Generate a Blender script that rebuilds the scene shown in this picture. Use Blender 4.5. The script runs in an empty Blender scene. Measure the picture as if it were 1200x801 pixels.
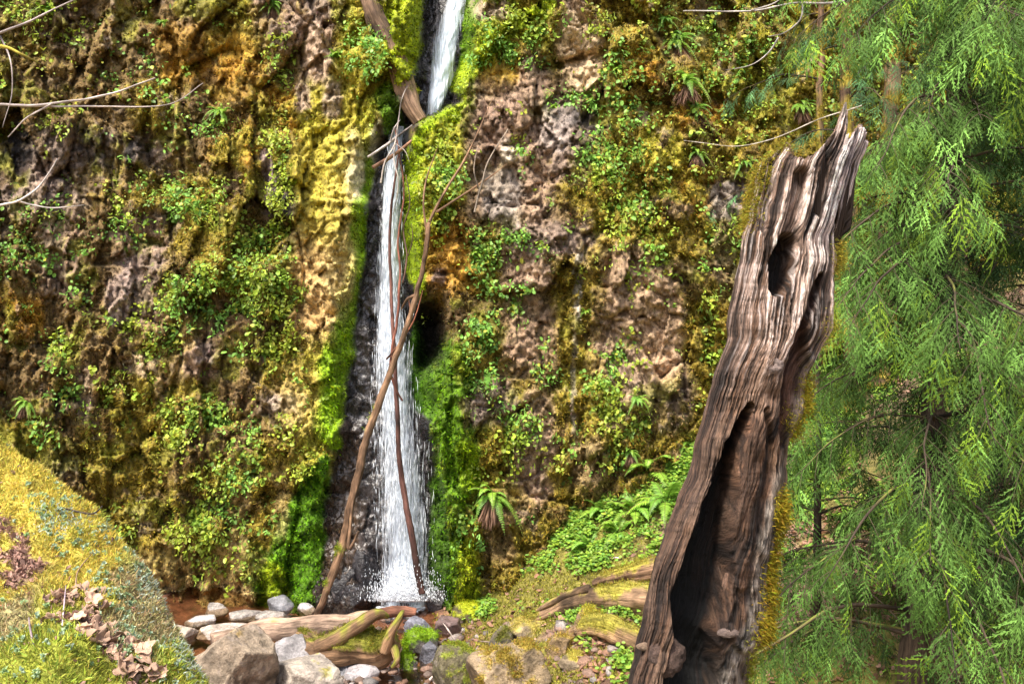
import bpy, bmesh, math, random
import numpy as np
from mathutils import Vector
R = np.random.RandomState(7); random.seed(7)
SC = bpy.context.scene
COL = SC.collection
F = 933.33; CZ = 4.2                      # focal length in photo pixels, camera height above the pool
U0, V0 = 600.0, 400.5

def P(u, v, Y):
    return np.array([(u-U0)/F*Y, Y, CZ-(v-V0)/F*Y])
def lerp(a, b, t): return a+(b-a)*t
def sst(a, b, x):
    t = np.clip((x-a)/(b-a), 0, 1); return t*t*(3-2*t)
def interp(x, xs, ys): return np.interp(x, xs, ys)

# ---------------------------------------------------------------- noise
def _h(ix, iy, iz, seed):
    h = (ix.astype(np.int64)*374761393 + iy.astype(np.int64)*668265263 + iz.astype(np.int64)*2147483647 + seed*1274126177) & 0xffffffff
    h = ((h ^ (h >> 13))*1274126177) & 0xffffffff
    h = ((h ^ (h >> 16))*2246822519) & 0xffffffff
    h = h ^ (h >> 15)
    return h/4294967295.0
def vn(p, seed=0):
    f = np.floor(p); t = p-f; t = t*t*(3-2*t); i = f.astype(np.int64)
    r = 0
    for a in (0, 1):
        wa = t[..., 0] if a else 1-t[..., 0]
        for b in (0, 1):
            wb = t[..., 1] if b else 1-t[..., 1]
            for c in (0, 1):
                wc = t[..., 2] if c else 1-t[..., 2]
                r = r + wa*wb*wc*_h(i[..., 0]+a, i[..., 1]+b, i[..., 2]+c, seed)
    return r*2-1
def fbm(p, o=4, seed=0, g=.5):
    s = 0; a = 1; n = 0
    for k in range(o):
        s = s+a*vn(p, seed+k*17); n += a; a *= g; p = p*2.03+11.7
    return s/n
def worley(p, seed=0):
    f = np.floor(p).astype(np.int64)
    d1 = np.full(p.shape[:-1], 9.); d2 = d1.copy(); idv = np.zeros(p.shape[:-1]); ov = np.zeros(p.shape)
    for a in (-1, 0, 1):
        for b in (-1, 0, 1):
            for c in (-1, 0, 1):
                i = f+np.array([a, b, c])
                o = np.stack([_h(i[..., 0], i[..., 1], i[..., 2], seed+k) for k in (1, 2, 3)], -1)
                d = np.linalg.norm(i+o-p, axis=-1)
                hid = _h(i[..., 0], i[..., 1], i[..., 2], seed+9)
                m = d < d1
                d2 = np.where(m, d1, np.minimum(d2, d)); idv = np.where(m, hid, idv); d1 = np.where(m, d, d1); ov = np.where(m[..., None], p-i-o, ov)
    g = np.stack([np.sin(idv*913.7), np.cos(idv*517.3), np.sin(idv*331.1+2)], -1)
    return d1, d2, idv, (ov*g).sum(-1)
def V3(x, y, z): return np.stack(np.broadcast_arrays(x, y, z), -1).astype(float)
def nrm(a): return a/np.maximum(np.linalg.norm(a, axis=-1, keepdims=True), 1e-9)

# ---------------------------------------------------------------- mesh linking
def tag(o, label=None, cat=None, group=None, kind=None):
    if label: o['label'] = label
    if cat: o['category'] = cat
    if group: o['group'] = group
    if kind: o['kind'] = kind
    return o
def mk(name, V, Fc, mat, parent=None, col=None, grain=None, wet=None, smooth=True):
    """V (n,3); Fc (m,k) uniform array or list of arrays"""
    V = np.asarray(V, float).reshape(-1, 3)
    fl = Fc if isinstance(Fc, list) else [Fc]
    fl = [np.asarray(f, np.int32) for f in fl if len(f)]
    me = bpy.data.meshes.new(name)
    me.vertices.add(len(V)); me.vertices.foreach_set('co', V.astype(np.float32).ravel())
    nl = sum(f.size for f in fl); nf = sum(len(f) for f in fl)
    me.loops.add(nl); me.loops.foreach_set('vertex_index', np.concatenate([f.ravel() for f in fl]))
    me.polygons.add(nf)
    tot = np.concatenate([np.full(len(f), f.shape[1], np.int32) for f in fl])
    me.polygons.foreach_set('loop_start', np.concatenate([[0], np.cumsum(tot)[:-1]]).astype(np.int32))
    me.polygons.foreach_set('loop_total', tot)
    me.polygons.foreach_set('use_smooth', np.full(nf, smooth))
    me.update(calc_edges=True)
    if col is not None:
        col = np.broadcast_to(np.asarray(col, float), (len(V), 3))
        a = me.attributes.new('Col', 'FLOAT_COLOR', 'POINT')
        a.data.foreach_set('color', np.concatenate([np.clip(col, 0, 1), np.ones((len(V), 1))], 1).astype(np.float32).ravel())
    if grain is not None:
        a = me.attributes.new('grain', 'FLOAT_VECTOR', 'POINT'); a.data.foreach_set('vector', np.asarray(grain, np.float32).ravel())
    if wet is not None:
        a = me.attributes.new('wet', 'FLOAT', 'POINT'); a.data.foreach_set('value', np.asarray(wet, np.float32).ravel())
    me.materials.append(mat)
    o = bpy.data.objects.new(name, me); COL.objects.link(o)
    if parent is not None: o.parent = parent
    return o
def empty(name, loc=(0, 0, 0), rz=0):
    o = bpy.data.objects.new(name, None); COL.objects.link(o); o.location = loc; o.rotation_euler = (0, 0, rz)
    o.empty_display_size = .1
    return o
def gridfaces(nr, nc, wrap=False):
    r = np.arange(nr-1)[:, None]; c = np.arange(nc if wrap else nc-1)[None, :]; c2 = (c+1) % nc
    return np.stack([r*nc+c, r*nc+c2, (r+1)*nc+c2, (r+1)*nc+c], -1).reshape(-1, 4)

# ---------------------------------------------------------------- materials
def newmat(name):
    m = bpy.data.materials.new(name); m.use_nodes = True
    nt = m.node_tree; nt.nodes.clear()
    return m, nt, nt.nodes, nt.links
def N(ns, t, **k):
    n = ns.new(t)
    for a, b in k.items(): setattr(n, a, b)
    return n
def surf_mat(name, scale=8., var=.75, bump=.5, bdist=.03, rough=.95, use_grain=False, wet=False, spec=.3, fine=60., trans=0, speck=0, stretch=1., joints=False):
    m, nt, ns, L = newmat(name)
    out = N(ns, 'ShaderNodeOutputMaterial'); bs = N(ns, 'ShaderNodeBsdfPrincipled')
    at = N(ns, 'ShaderNodeAttribute', attribute_name='Col')
    if use_grain: co = N(ns, 'ShaderNodeAttribute', attribute_name='grain').outputs['Vector']
    else: co = N(ns, 'ShaderNodeTexCoord').outputs['Object']
    if stretch != 1.:
        mp = N(ns, 'ShaderNodeMapping'); mp.inputs['Scale'].default_value = (1, 1, stretch); L.new(co, mp.inputs['Vector']); co = mp.outputs[0]
    n1 = N(ns, 'ShaderNodeTexNoise'); n1.inputs['Scale'].default_value = scale; n1.inputs['Detail'].default_value = 6; n1.inputs['Roughness'].default_value = .65
    n2 = N(ns, 'ShaderNodeTexNoise'); n2.inputs['Scale'].default_value = fine; n2.inputs['Detail'].default_value = 3; n2.inputs['Roughness'].default_value = .7
    L.new(co, n1.inputs['Vector']); L.new(co, n2.inputs['Vector'])
    r1 = N(ns, 'ShaderNodeMapRange'); r1.inputs['From Min'].default_value = .32; r1.inputs['From Max'].default_value = .68
    r1.inputs['To Min'].default_value = 1-var; r1.inputs['To Max'].default_value = 1+var; L.new(n1.outputs['Fac'], r1.inputs['Value'])
    r2 = N(ns, 'ShaderNodeMapRange'); r2.inputs['From Min'].default_value = .3; r2.inputs['From Max'].default_value = .7
    r2.inputs['To Min'].default_value = 1-var*.6; r2.inputs['To Max'].default_value = 1+var*.6; L.new(n2.outputs['Fac'], r2.inputs['Value'])
    mu = N(ns, 'ShaderNodeMath', operation='MULTIPLY'); L.new(r1.outputs[0], mu.inputs[0]); L.new(r2.outputs[0], mu.inputs[1])
    vm = N(ns, 'ShaderNodeVectorMath', operation='SCALE'); L.new(at.outputs['Color'], vm.inputs[0]); L.new(mu.outputs[0], vm.inputs['Scale'])
    src = vm.outputs[0]
    if speck > 0:
        vo = N(ns, 'ShaderNodeTexNoise'); vo.inputs['Scale'].default_value = scale*1.7; vo.inputs['Detail'].default_value = 4
        L.new(co, vo.inputs['Vector'])
        rr = N(ns, 'ShaderNodeMapRange'); rr.inputs['From Min'].default_value = .6; rr.inputs['From Max'].default_value = .66; rr.inputs['To Max'].default_value = speck
        L.new(vo.outputs['Fac'], rr.inputs['Value'])
        mx = N(ns, 'ShaderNodeMix', data_type='RGBA'); L.new(rr.outputs[0], mx.inputs['Factor']); L.new(src, mx.inputs['A']); mx.inputs['B'].default_value = (.30, .25, .24, 1)
        src = mx.outputs['Result']
    crk = None
    if joints:
        mpj = N(ns, 'ShaderNodeMapping'); mpj.inputs['Scale'].default_value = (1, 1, .5)
        wz = N(ns, 'ShaderNodeVectorMath', operation='MULTIPLY_ADD'); wz.inputs[1].default_value = (.10, .10, .10); L.new(n1.outputs['Color'], wz.inputs[0]); L.new(co, wz.inputs[2]); L.new(wz.outputs[0], mpj.inputs['Vector'])
        vj = N(ns, 'ShaderNodeTexVoronoi', feature='DISTANCE_TO_EDGE'); vj.inputs['Scale'].default_value = 8.; L.new(mpj.outputs[0], vj.inputs['Vector'])
        rj = N(ns, 'ShaderNodeMapRange'); rj.inputs['From Max'].default_value = .035; rj.inputs['To Min'].default_value = .35; L.new(vj.outputs['Distance'], rj.inputs['Value'])
        vj2 = N(ns, 'ShaderNodeVectorMath', operation='SCALE'); L.new(src, vj2.inputs[0]); L.new(rj.outputs[0], vj2.inputs['Scale']); src = vj2.outputs[0]; crk = rj.outputs[0]
    L.new(src, bs.inputs['Base Color'])
    ad = N(ns, 'ShaderNodeMath', operation='MULTIPLY_ADD'); ad.inputs[1].default_value = .35
    L.new(n2.outputs['Fac'], ad.inputs[0]); L.new(n1.outputs['Fac'], ad.inputs[2])
    bp = N(ns, 'ShaderNodeBump'); bp.inputs['Strength'].default_value = bump; bp.inputs['Distance'].default_value = bdist
    hh = ad.outputs[0]
    if crk is not None:
        a2 = N(ns, 'ShaderNodeMath', operation='ADD'); L.new(hh, a2.inputs[0]); L.new(crk, a2.inputs[1]); hh = a2.outputs[0]
    L.new(hh, bp.inputs['Height']); L.new(bp.outputs[0], bs.inputs['Normal'])
    bs.inputs['Roughness'].default_value = rough; bs.inputs['Specular IOR Level'].default_value = spec
    if wet:
        aw = N(ns, 'ShaderNodeAttribute', attribute_name='wet')
        rw = N(ns, 'ShaderNodeMapRange'); rw.inputs['To Min'].default_value = rough; rw.inputs['To Max'].default_value = .27
        L.new(aw.outputs['Fac'], rw.inputs['Value']); L.new(rw.outputs[0], bs.inputs['Roughness'])
        rs = N(ns, 'ShaderNodeMapRange'); rs.inputs['To Min'].default_value = spec; rs.inputs['To Max'].default_value = .6
        L.new(aw.outputs['Fac'], rs.inputs['Value']); L.new(rs.outputs[0], bs.inputs['Specular IOR Level'])
    L.new(bs.outputs[0], out.inputs['Surface'])
    return m
def leaf_mat(name, trans=.35, rough=.5, spec=.3):
    m, nt, ns, L = newmat(name)
    out = N(ns, 'ShaderNodeOutputMaterial'); bs = N(ns, 'ShaderNodeBsdfPrincipled'); tr = N(ns, 'ShaderNodeBsdfTranslucent')
    at = N(ns, 'ShaderNodeAttribute', attribute_name='Col'); oi = N(ns, 'ShaderNodeObjectInfo')
    nz = N(ns, 'ShaderNodeTexNoise'); nz.inputs['Scale'].default_value = 45
    L.new(N(ns, 'ShaderNodeTexCoord').outputs['Object'], nz.inputs['Vector'])
    r = N(ns, 'ShaderNodeMapRange'); r.inputs['To Min'].default_value = .6; r.inputs['To Max'].default_value = 1.4; L.new(nz.outputs['Fac'], r.inputs['Value'])
    r2 = N(ns, 'ShaderNodeMapRange'); r2.inputs['To Min'].default_value = .8; r2.inputs['To Max'].default_value = 1.2; L.new(oi.outputs['Random'], r2.inputs['Value'])
    mm = N(ns, 'ShaderNodeMath', operation='MULTIPLY'); L.new(r.outputs[0], mm.inputs[0]); L.new(r2.outputs[0], mm.inputs[1])
    vm = N(ns, 'ShaderNodeVectorMath', operation='SCALE'); L.new(at.outputs['Color'], vm.inputs[0]); L.new(mm.outputs[0], vm.inputs['Scale'])
    L.new(vm.outputs[0], bs.inputs['Base Color']); L.new(vm.outputs[0], tr.inputs['Color'])
    bs.inputs['Roughness'].default_value = rough; bs.inputs['Specular IOR Level'].default_value = spec
    mx = N(ns, 'ShaderNodeMixShader'); mx.inputs[0].default_value = trans
    L.new(bs.outputs[0], mx.inputs[1]); L.new(tr.outputs[0], mx.inputs[2]); L.new(mx.outputs[0], out.inputs['Surface'])
    return m
M = {}
M['cliff'] = surf_mat('cliff_rock', 11., .52, .6, .022, .92, wet=True, fine=48., joints=True, speck=.22)
M['ground'] = surf_mat('ground_soil', 6., .6, .8, .05, .95, wet=True, fine=40.)
M['rock'] = surf_mat('boulder_stone', 5., .5, .9, .05, .9, wet=True, fine=38., speck=.25)
M['wood'] = surf_mat('weathered_wood', 26., .62, .9, .02, .72, use_grain=True, fine=90., spec=.35)
M['bark'] = surf_mat('bark', 14., .6, .9, .02, .85, use_grain=True, fine=50.)
M['moss'] = surf_mat('moss_cushion', 14., .55, .8, .03, 1., fine=90., spec=.05)
M['fuzz'] = leaf_mat('moss_strands', .3, .9, .05)
M['leaf'] = leaf_mat('green_leaves', .35, .45, .35)
M['needle'] = leaf_mat('conifer_sprays', .18, .7, .15)
M['dead'] = leaf_mat('dead_leaves', .2, .7, .2)

def water_mat():
    m, nt, ns, L = newmat('pool_water')
    out = N(ns, 'ShaderNodeOutputMaterial'); gl = N(ns, 'ShaderNodeBsdfGlossy'); gl.inputs['Roughness'].default_value = .06
    tr = N(ns, 'ShaderNodeBsdfTransparent'); tr.inputs['Color'].default_value = (.80, .72, .62, 1)
    fr = N(ns, 'ShaderNodeFresnel'); fr.inputs['IOR'].default_value = 1.33
    nz = N(ns, 'ShaderNodeTexNoise'); nz.inputs['Scale'].default_value = 5; nz.inputs['Detail'].default_value = 4
    L.new(N(ns, 'ShaderNodeTexCoord').outputs['Object'], nz.inputs['Vector'])
    bp = N(ns, 'ShaderNodeBump'); bp.inputs['Strength'].default_value = .5; bp.inputs['Distance'].default_value = .04
    L.new(nz.outputs['Fac'], bp.inputs['Height']); L.new(bp.outputs[0], gl.inputs['Normal']); L.new(bp.outputs[0], fr.inputs['Normal'])
    mx = N(ns, 'ShaderNodeMixShader'); L.new(fr.outputs[0], mx.inputs[0]); L.new(tr.outputs[0], mx.inputs[1]); L.new(gl.outputs[0], mx.inputs[2])
    L.new(mx.outputs[0], out.inputs['Surface']); return m
def fall_mat(seed, thr):
    m, nt, ns, L = newmat('falling_water')
    out = N(ns, 'ShaderNodeOutputMaterial'); bs = N(ns, 'ShaderNodeBsdfPrincipled'); tr = N(ns, 'ShaderNodeBsdfTransparent')
    bs.inputs['Base Color'].default_value = (.80, .87, .97, 1); bs.inputs['Roughness'].default_value = .35; bs.inputs['Specular IOR Level'].default_value = .6
    tl = N(ns, 'ShaderNodeBsdfTranslucent'); tl.inputs['Color'].default_value = (.80, .87, .97, 1)
    m0 = N(ns, 'ShaderNodeMixShader'); m0.inputs[0].default_value = .3; L.new(bs.outputs[0], m0.inputs[1]); L.new(tl.outputs[0], m0.inputs[2])
    g = N(ns, 'ShaderNodeAttribute', attribute_name='grain'); c = N(ns, 'ShaderNodeAttribute', attribute_name='Col')
    mp = N(ns, 'ShaderNodeMapping'); mp.inputs['Location'].default_value = (seed*3.1, seed*1.7, seed)
    L.new(g.outputs['Vector'], mp.inputs['Vector'])
    n1 = N(ns, 'ShaderNodeTexNoise'); n1.inputs['Scale'].default_value = 1.; n1.inputs['Detail'].default_value = 7; n1.inputs['Roughness'].default_value = .72; n1.inputs['Distortion'].default_value = .5
    L.new(mp.outputs[0], n1.inputs['Vector'])
    ad = N(ns, 'ShaderNodeMath', operation='ADD'); L.new(n1.outputs['Fac'], ad.inputs[0])
    sp = N(ns, 'ShaderNodeSeparateColor'); L.new(c.outputs['Color'], sp.inputs[0]); L.new(sp.outputs[0], ad.inputs[1])
    r = N(ns, 'ShaderNodeMapRange'); r.inputs['From Min'].default_value = thr; r.inputs['From Max'].default_value = thr+.26
    L.new(ad.outputs[0], r.inputs['Value'])
    mx = N(ns, 'ShaderNodeMixShader'); L.new(r.outputs[0], mx.inputs[0]); L.new(tr.outputs[0], mx.inputs[1]); L.new(m0.outputs[0], mx.inputs[2])
    bp = N(ns, 'ShaderNodeBump'); bp.inputs['Strength'].default_value = .5; bp.inputs['Distance'].default_value = .03
    L.new(n1.outputs['Fac'], bp.inputs['Height']); L.new(bp.outputs[0], bs.inputs['Normal'])
    L.new(mx.outputs[0], out.inputs['Surface']); return m
def plain(name, c, rough=.3, spec=.5):
    m, nt, ns, L = newmat(name); out = N(ns, 'ShaderNodeOutputMaterial'); bs = N(ns, 'ShaderNodeBsdfPrincipled')
    nz = N(ns, 'ShaderNodeTexNoise'); nz.inputs['Scale'].default_value = 20
    mx = N(ns, 'ShaderNodeMix', data_type='RGBA'); mx.inputs['A'].default_value = (*[k*.9 for k in c], 1); mx.inputs['B'].default_value = (*c, 1)
    L.new(nz.outputs['Fac'], mx.inputs['Factor']); L.new(mx.outputs['Result'], bs.inputs['Base Color'])
    bs.inputs['Roughness'].default_value = rough; bs.inputs['Specular IOR Level'].default_value = spec
    L.new(bs.outputs[0], out.inputs['Surface']); return m
M['water'] = water_mat(); M['foam'] = plain('foam_drops', (.85, .9, .97), .3)

# ---------------------------------------------------------------- instancing into one mesh
def inst(tv, tf, D, Nn, pos, scale, cols, tcol=None):
    """template verts (k,3): y along D, z along Nn; returns V,F,C"""
    D = nrm(D); X = nrm(np.cross(D, Nn)); Z = np.cross(X, D)
    scale = np.asarray(scale, float)
    if scale.ndim == 1: scale = np.repeat(scale[:, None], 3, 1)
    t = tv[None]*scale[:, None, :]
    V = pos[:, None]+t[..., 0:1]*X[:, None]+t[..., 1:2]*D[:, None]+t[..., 2:3]*Z[:, None]
    n, k = len(pos), len(tv)
    Fc = (tf[None]+np.arange(n)[:, None, None]*k).reshape(-1, tf.shape[1])
    C = np.repeat(cols[:, None], k, 1)
    if tcol is not None: C = C*tcol[None, :, None]
    return V.reshape(-1, 3), Fc, C.reshape(-1, 3)
LEAF_V = np.array([(0, 0, 0), (.36, .3, .08), (.34, .72, .05), (0, 1, -.08), (-.34, .72, .05), (-.36, .3, .08)])
LEAF_F = np.array([(0, 1, 2, 3), (0, 3, 4, 5)])
BLADE_V = np.array([(-.5, 0, 0), (.5, 0, 0), (.38, .55, .12), (-.38, .55, .12), (0, 1, .0)])
def blades(pos, nor, length, width, cols, up=(0, 0, -.5), spread=.8):
    n = len(pos)
    D = nrm(nor+np.array(up)+R.normal(0, spread, (n, 3)))
    Nn = R.normal(0, 1, (n, 3))
    sc = np.stack([np.full(n, 1.)*width, length*(.6+.8*R.rand(n)), length*R.uniform(-1, 1, n)], -1)
    V, F1, C = inst(BLADE_V, np.array([(0, 1, 2, 3)]), D, Nn, pos, sc, cols)
    k = np.arange(n)[:, None]*5
    return V, [F1, k+np.array([[3, 2, 4]])], C
class Batch:
    def __init__(s): s.V = []; s.F = []; s.C = []; s.n = 0
    def add(s, V, Fc, C):
        fl = Fc if isinstance(Fc, list) else [Fc]
        s.F += [f+s.n for f in fl]; s.V.append(V); s.C.append(np.broadcast_to(C, (len(V), 3))); s.n += len(V)
    def build(s, name, mat, parent=None, smooth=True):
        by = {}
        for f in s.F: by.setdefault(f.shape[1], []).append(f)
        return mk(name, np.concatenate(s.V), [np.concatenate(v) for v in by.values()], mat, parent, col=np.concatenate(s.C), smooth=smooth)

# ---------------------------------------------------------------- tubes
def cr(pts, n):
    pts = np.asarray(pts, float); k = len(pts)
    t = np.linspace(0, k-1, n); i = np.minimum(t.astype(int), k-2); f = (t-i)[:, None]
    p0 = pts[np.maximum(i-1, 0)]; p1 = pts[i]; p2 = pts[i+1]; p3 = pts[np.minimum(i+2, k-1)]
    return .5*((2*p1)+(-p0+p2)*f+(2*p0-5*p1+4*p2-p3)*f*f+(-p0+3*p1-3*p2+p3)*f**3)
def tube(pts, rad, seg=40, sides=10, rough=.12, seed=0, wob=0., ridge=0., gscale=1.):
    """pts control points, rad per control point -> V, F(list), theta, t, grain"""
    c = cr(pts, seg); r = np.interp(np.linspace(0, 1, seg), np.linspace(0, 1, len(rad)), rad)
    if wob: c = c+wob*V3(fbm(c*2.2, 2, seed+3), fbm(c*2.2+7, 2, seed+4), fbm(c*2.2+19, 2, seed+5))
    T = nrm(np.gradient(c, axis=0)); ref = np.array([0, 0, 1.]) if abs(T[:, 2]).mean() < .8 else np.array([1., 0, 0])
    A = nrm(np.cross(T, ref)); B = np.cross(A, T)
    th = np.linspace(0, 2*np.pi, sides, endpoint=False)
    L = np.concatenate([[0], np.cumsum(np.linalg.norm(np.diff(c, axis=0), axis=1))])
    g = V3(np.cos(th)[None]*r.mean()*2.5, np.sin(th)[None]*r.mean()*2.5, L[:, None]*.22)
    dis = 1+rough*fbm(V3(np.cos(th)[None]*1.3, np.sin(th)[None]*1.3, L[:, None]/max(r.mean(), .01)*.35), 4, seed)*2
    if ridge: dis = dis+ridge*vn(V3(np.cos(th)[None]*5, np.sin(th)[None]*5, L[:, None]*1.2), seed+8)
    V = c[:, None]+(r[:, None]*dis)[..., None]*(np.cos(th)[None, :, None]*A[:, None]+np.sin(th)[None, :, None]*B[:, None])
    Fq = gridfaces(seg, sides, True)
    V = V.reshape(-1, 3); n = len(V)
    V = np.concatenate([V, [c[0], c[-1]]])
    i = np.arange(sides); j = (i+1) % sides
    Ft = np.concatenate([np.stack([np.full(sides, n), j, i], -1), np.stack([np.full(sides, n+1), (seg-1)*sides+i, (seg-1)*sides+j], -1)])
    g = np.concatenate([g.reshape(-1, 3), g[0, :1], g[-1, :1]])*gscale
    nor = np.concatenate([(np.cos(th)[None, :, None]*A[:, None]+np.sin(th)[None, :, None]*B[:, None]).reshape(-1, 3), [-T[0], T[-1]]])
    return V, [Fq, Ft], nor, g
def woodcol(V, nor, base, moss=None, mamt=0., seed=0, mup=.6):
    n = fbm(V*3., 3, seed)[:, None]; n2 = fbm(V*9., 3, seed+5)[:, None]; n4 = fbm(V*1.3+5, 2, seed+9)[:, None]
    c = np.array(base)[None]*np.clip(1+.9*n+.7*n2+.9*n4, .25, 2.2)
    if moss is not None:
        w = sst(.0, .35, nor[:, 2]*mup+n[:, 0]*.8+n2[:, 0]*.5+mamt-.5)[:, None]
        c = lerp(c, np.array(moss)[None]*(1+.5*n2), w)
    else: w = np.zeros((len(V), 1))
    return np.clip(c, .003, 1), w[:, 0]
def fuzz_on(o_parent, V, nor, w, col, n, length, width, name='moss', up=(0, 0, .1)):
    p = np.clip(w, 0, 1)
    if p.sum() < 1: return
    i = R.choice(len(V), n, p=p/p.sum())
    jit = R.normal(0, .018, (n, 3))
    c = np.array(col)[None]*R.uniform(.5, 1.6, (n, 1))*(1+R.normal(0, .12, (n, 3)))
    Vb, Fb, Cb = blades(V[i]+jit, nor[i], length, width, c, up)
    mk(name, Vb, Fb, M['fuzz'], o_parent, col=Cb)['kind'] = 'stuff'
def log(name, label, cat, pts, rad, base, moss=None, mamt=0., seg=60, sides=20, rough=.12, seed=1, wob=.03, ridge=.08, fuzz=0, group=None, parts=(), mup=.6):
    pts = np.array(pts); o0 = pts[0].copy()
    root = empty(name, o0); tag(root, label, cat, group)
    V, Fc, nor, g = tube(pts-o0, rad, seg, sides, rough, seed, wob, ridge)
    c, w = woodcol(V, nor, base, moss, mamt, seed, mup)
    mk('stem', V, Fc, M['bark'], root, col=c, grain=g)
    if fuzz: fuzz_on(root, V, nor, w, moss, fuzz, .035, .006)
    for (pp, rr) in parts:
        V, Fc, nor, g = tube(np.array(pp)-o0, rr, 26, 8, .12, seed+3, .02, .05)
        c, w = woodcol(V, nor, base, moss, mamt, seed, mup)
        mk('branch', V, Fc, M['bark'], root, col=c, grain=g)
    return root

# ================================================================ TERRAIN
def terr(x, y):
    z = .02+.56*(x+.85)+.17*(y-12.5)
    z = z+.12*fbm(V3(x*.8, y*.8, 0*x), 3, 5)+.05*fbm(V3(x*3, y*3, 0*x), 3, 6)
    z = z+.42*np.exp(-((y-12.6)/.9)**2)*sst(-.1, 1.2, x)*sst(5, 3.5, x)
    bed = -.22+.08*fbm(V3(x*1.6, y*1.6, 0*x), 3, 9)
    k = .25
    z = bed+k*np.logaddexp(0, (z-bed)/k)
    left = np.where(x < -5.2, (-5.2-x)*.35, 0)
    z = z+left
    bank = 2.55-.42*np.maximum(y-.4, 0)+.05*fbm(V3(x*2, y*2, 0*x), 3, 19)-.25*np.maximum(-x-3, 0)*0
    z = np.maximum(z, bank)+.12*np.exp(-((z-bank)/.3)**2)
    z = np.where(y > 14, z, z)
    return z
def build_terrain():
    xs = np.concatenate([np.linspace(-90, -12, 10), np.arange(-11.5, 12.5, .075), np.linspace(14, 90, 10)])
    ys = np.concatenate([np.linspace(-90, -6, 10), np.arange(-5, 5, .25), np.arange(5, 15.5, .065), np.linspace(17, 90, 8)])
    X, Y = np.meshgrid(xs, ys)
    Z = terr(X, Y); V = V3(X, Y, Z)
    n = fbm(V*1.3, 4, 31); n2 = fbm(V*5, 3, 37)
    bedc = np.array([.20, .095, .055]); litter = np.array([.24, .15, .11]); mossy = np.array([.17, .15, .035]); dark = np.array([.05, .038, .02])
    C = np.broadcast_to(litter, V.shape).copy()
    C = lerp(C, mossy, sst(-.25, .25, n+.35*np.exp(-((X-.6)/1.2)**2)+n2*.4)[..., None])
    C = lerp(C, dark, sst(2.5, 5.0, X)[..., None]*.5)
    C = lerp(C, bedc*(1+.4*n2[..., None]), sst(.12, 0, Z)[..., None])
    C = C*(1+.3*n2[..., None])
    o = mk('ground', V.reshape(-1, 3), gridfaces(len(ys), len(xs)), M['ground'], col=C.reshape(-1, 3), wet=sst(.1, -.02, Z).ravel()*.8)
    tag(o, kind='structure')
    # the pool and the brook
    xs = np.arange(-9, 1.6, .06); ys = np.arange(5.5, 13.9, .06); X, Y = np.meshgrid(xs, ys)
    d = np.hypot(X+1.75, Y-12.5)
    Z = .0+.006*fbm(V3(X*3, Y*3, 0*X), 3, 2)+.02*np.exp(-d*1.1)*np.sin(d*14)+.03*np.exp(-d*1.5)*fbm(V3(X*6, Y*6, 0*X), 3, 12)
    o = mk('water', V3(X, Y, Z).reshape(-1, 3), gridfaces(len(ys), len(xs)), M['water']); tag(o, kind='structure')
build_terrain()

# ================================================================ CLIFF
CLASS = [
 "bpbbpmrpyGdGmrmmmyymmmmm",
 "bbbboobpyGdymrmomyymmmmm",
 "bbbmbmoyydGrrdmmommmmmmm",
 "dpdpbomywdyrppmymmmmmmmm",
 "ppbmmmdywdyrrmmmopmmmmmm",
 "brbrmmmttdomppmmmmmmmmmm",
 "brbpmmmtddomrmrrmmmmmmmm",
 "obbrbbmtddbmrmrrmmmmmmmm",
 "bbbmrbmyddgmrmrrmmmmmmmm",
 "bbmmmbbyddgpmmmpmmmmmmmm",
 "mbmmbbmyddgmrmmmmmmmmmmm",
 "mbmmmmmgddgmrmmmmmmmmmmm",
 "mmmmmmmgddgmmmmmmmmmmmmm",
 "mmmtttggddgmmmmmmmmmmmmm",
 "mmmtttggddgmmmmmmmmmmmmm"]
PAL = {'b': (.185, .13, .058), 'm': (.24, .195, .032), 'p': (.22, .17, .155), 'r': (.29, .21, .17), 'o': (.42, .24, .04), 't': (.42, .32, .16),
       'y': (.38, .36, .05), 'G': (.27, .38, .012), 'g': (.11, .24, .008), 'd': (.035, .032, .036), 'w': (.7, .66, .6)}
PALA = np.array([[PAL[c] for c in row] for row in CLASS])
MOSSY = np.array([[{'b': .5, 'm': 1., 'p': .15, 'r': .08, 'o': 1., 't': .5, 'y': 1., 'G': 1., 'g': 1., 'd': 0, 'w': .1}[c] for c in row] for row in CLASS])
def maplook(A, u, v):
    a = np.clip(v/50-.5, 0, A.shape[0]-1.001); b = np.clip(u/50-.5, 0, A.shape[1]-1.001)
    i = a.astype(int); j = b.astype(int); fa = sst(.25, .75, a-i); fb = sst(.25, .75, b-j)
    if A.ndim == 3: fa = fa[..., None]; fb = fb[..., None]
    return lerp(lerp(A[i, j], A[i, j+1], fb), lerp(A[i+1, j], A[i+1, j+1], fb), fa)
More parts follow.
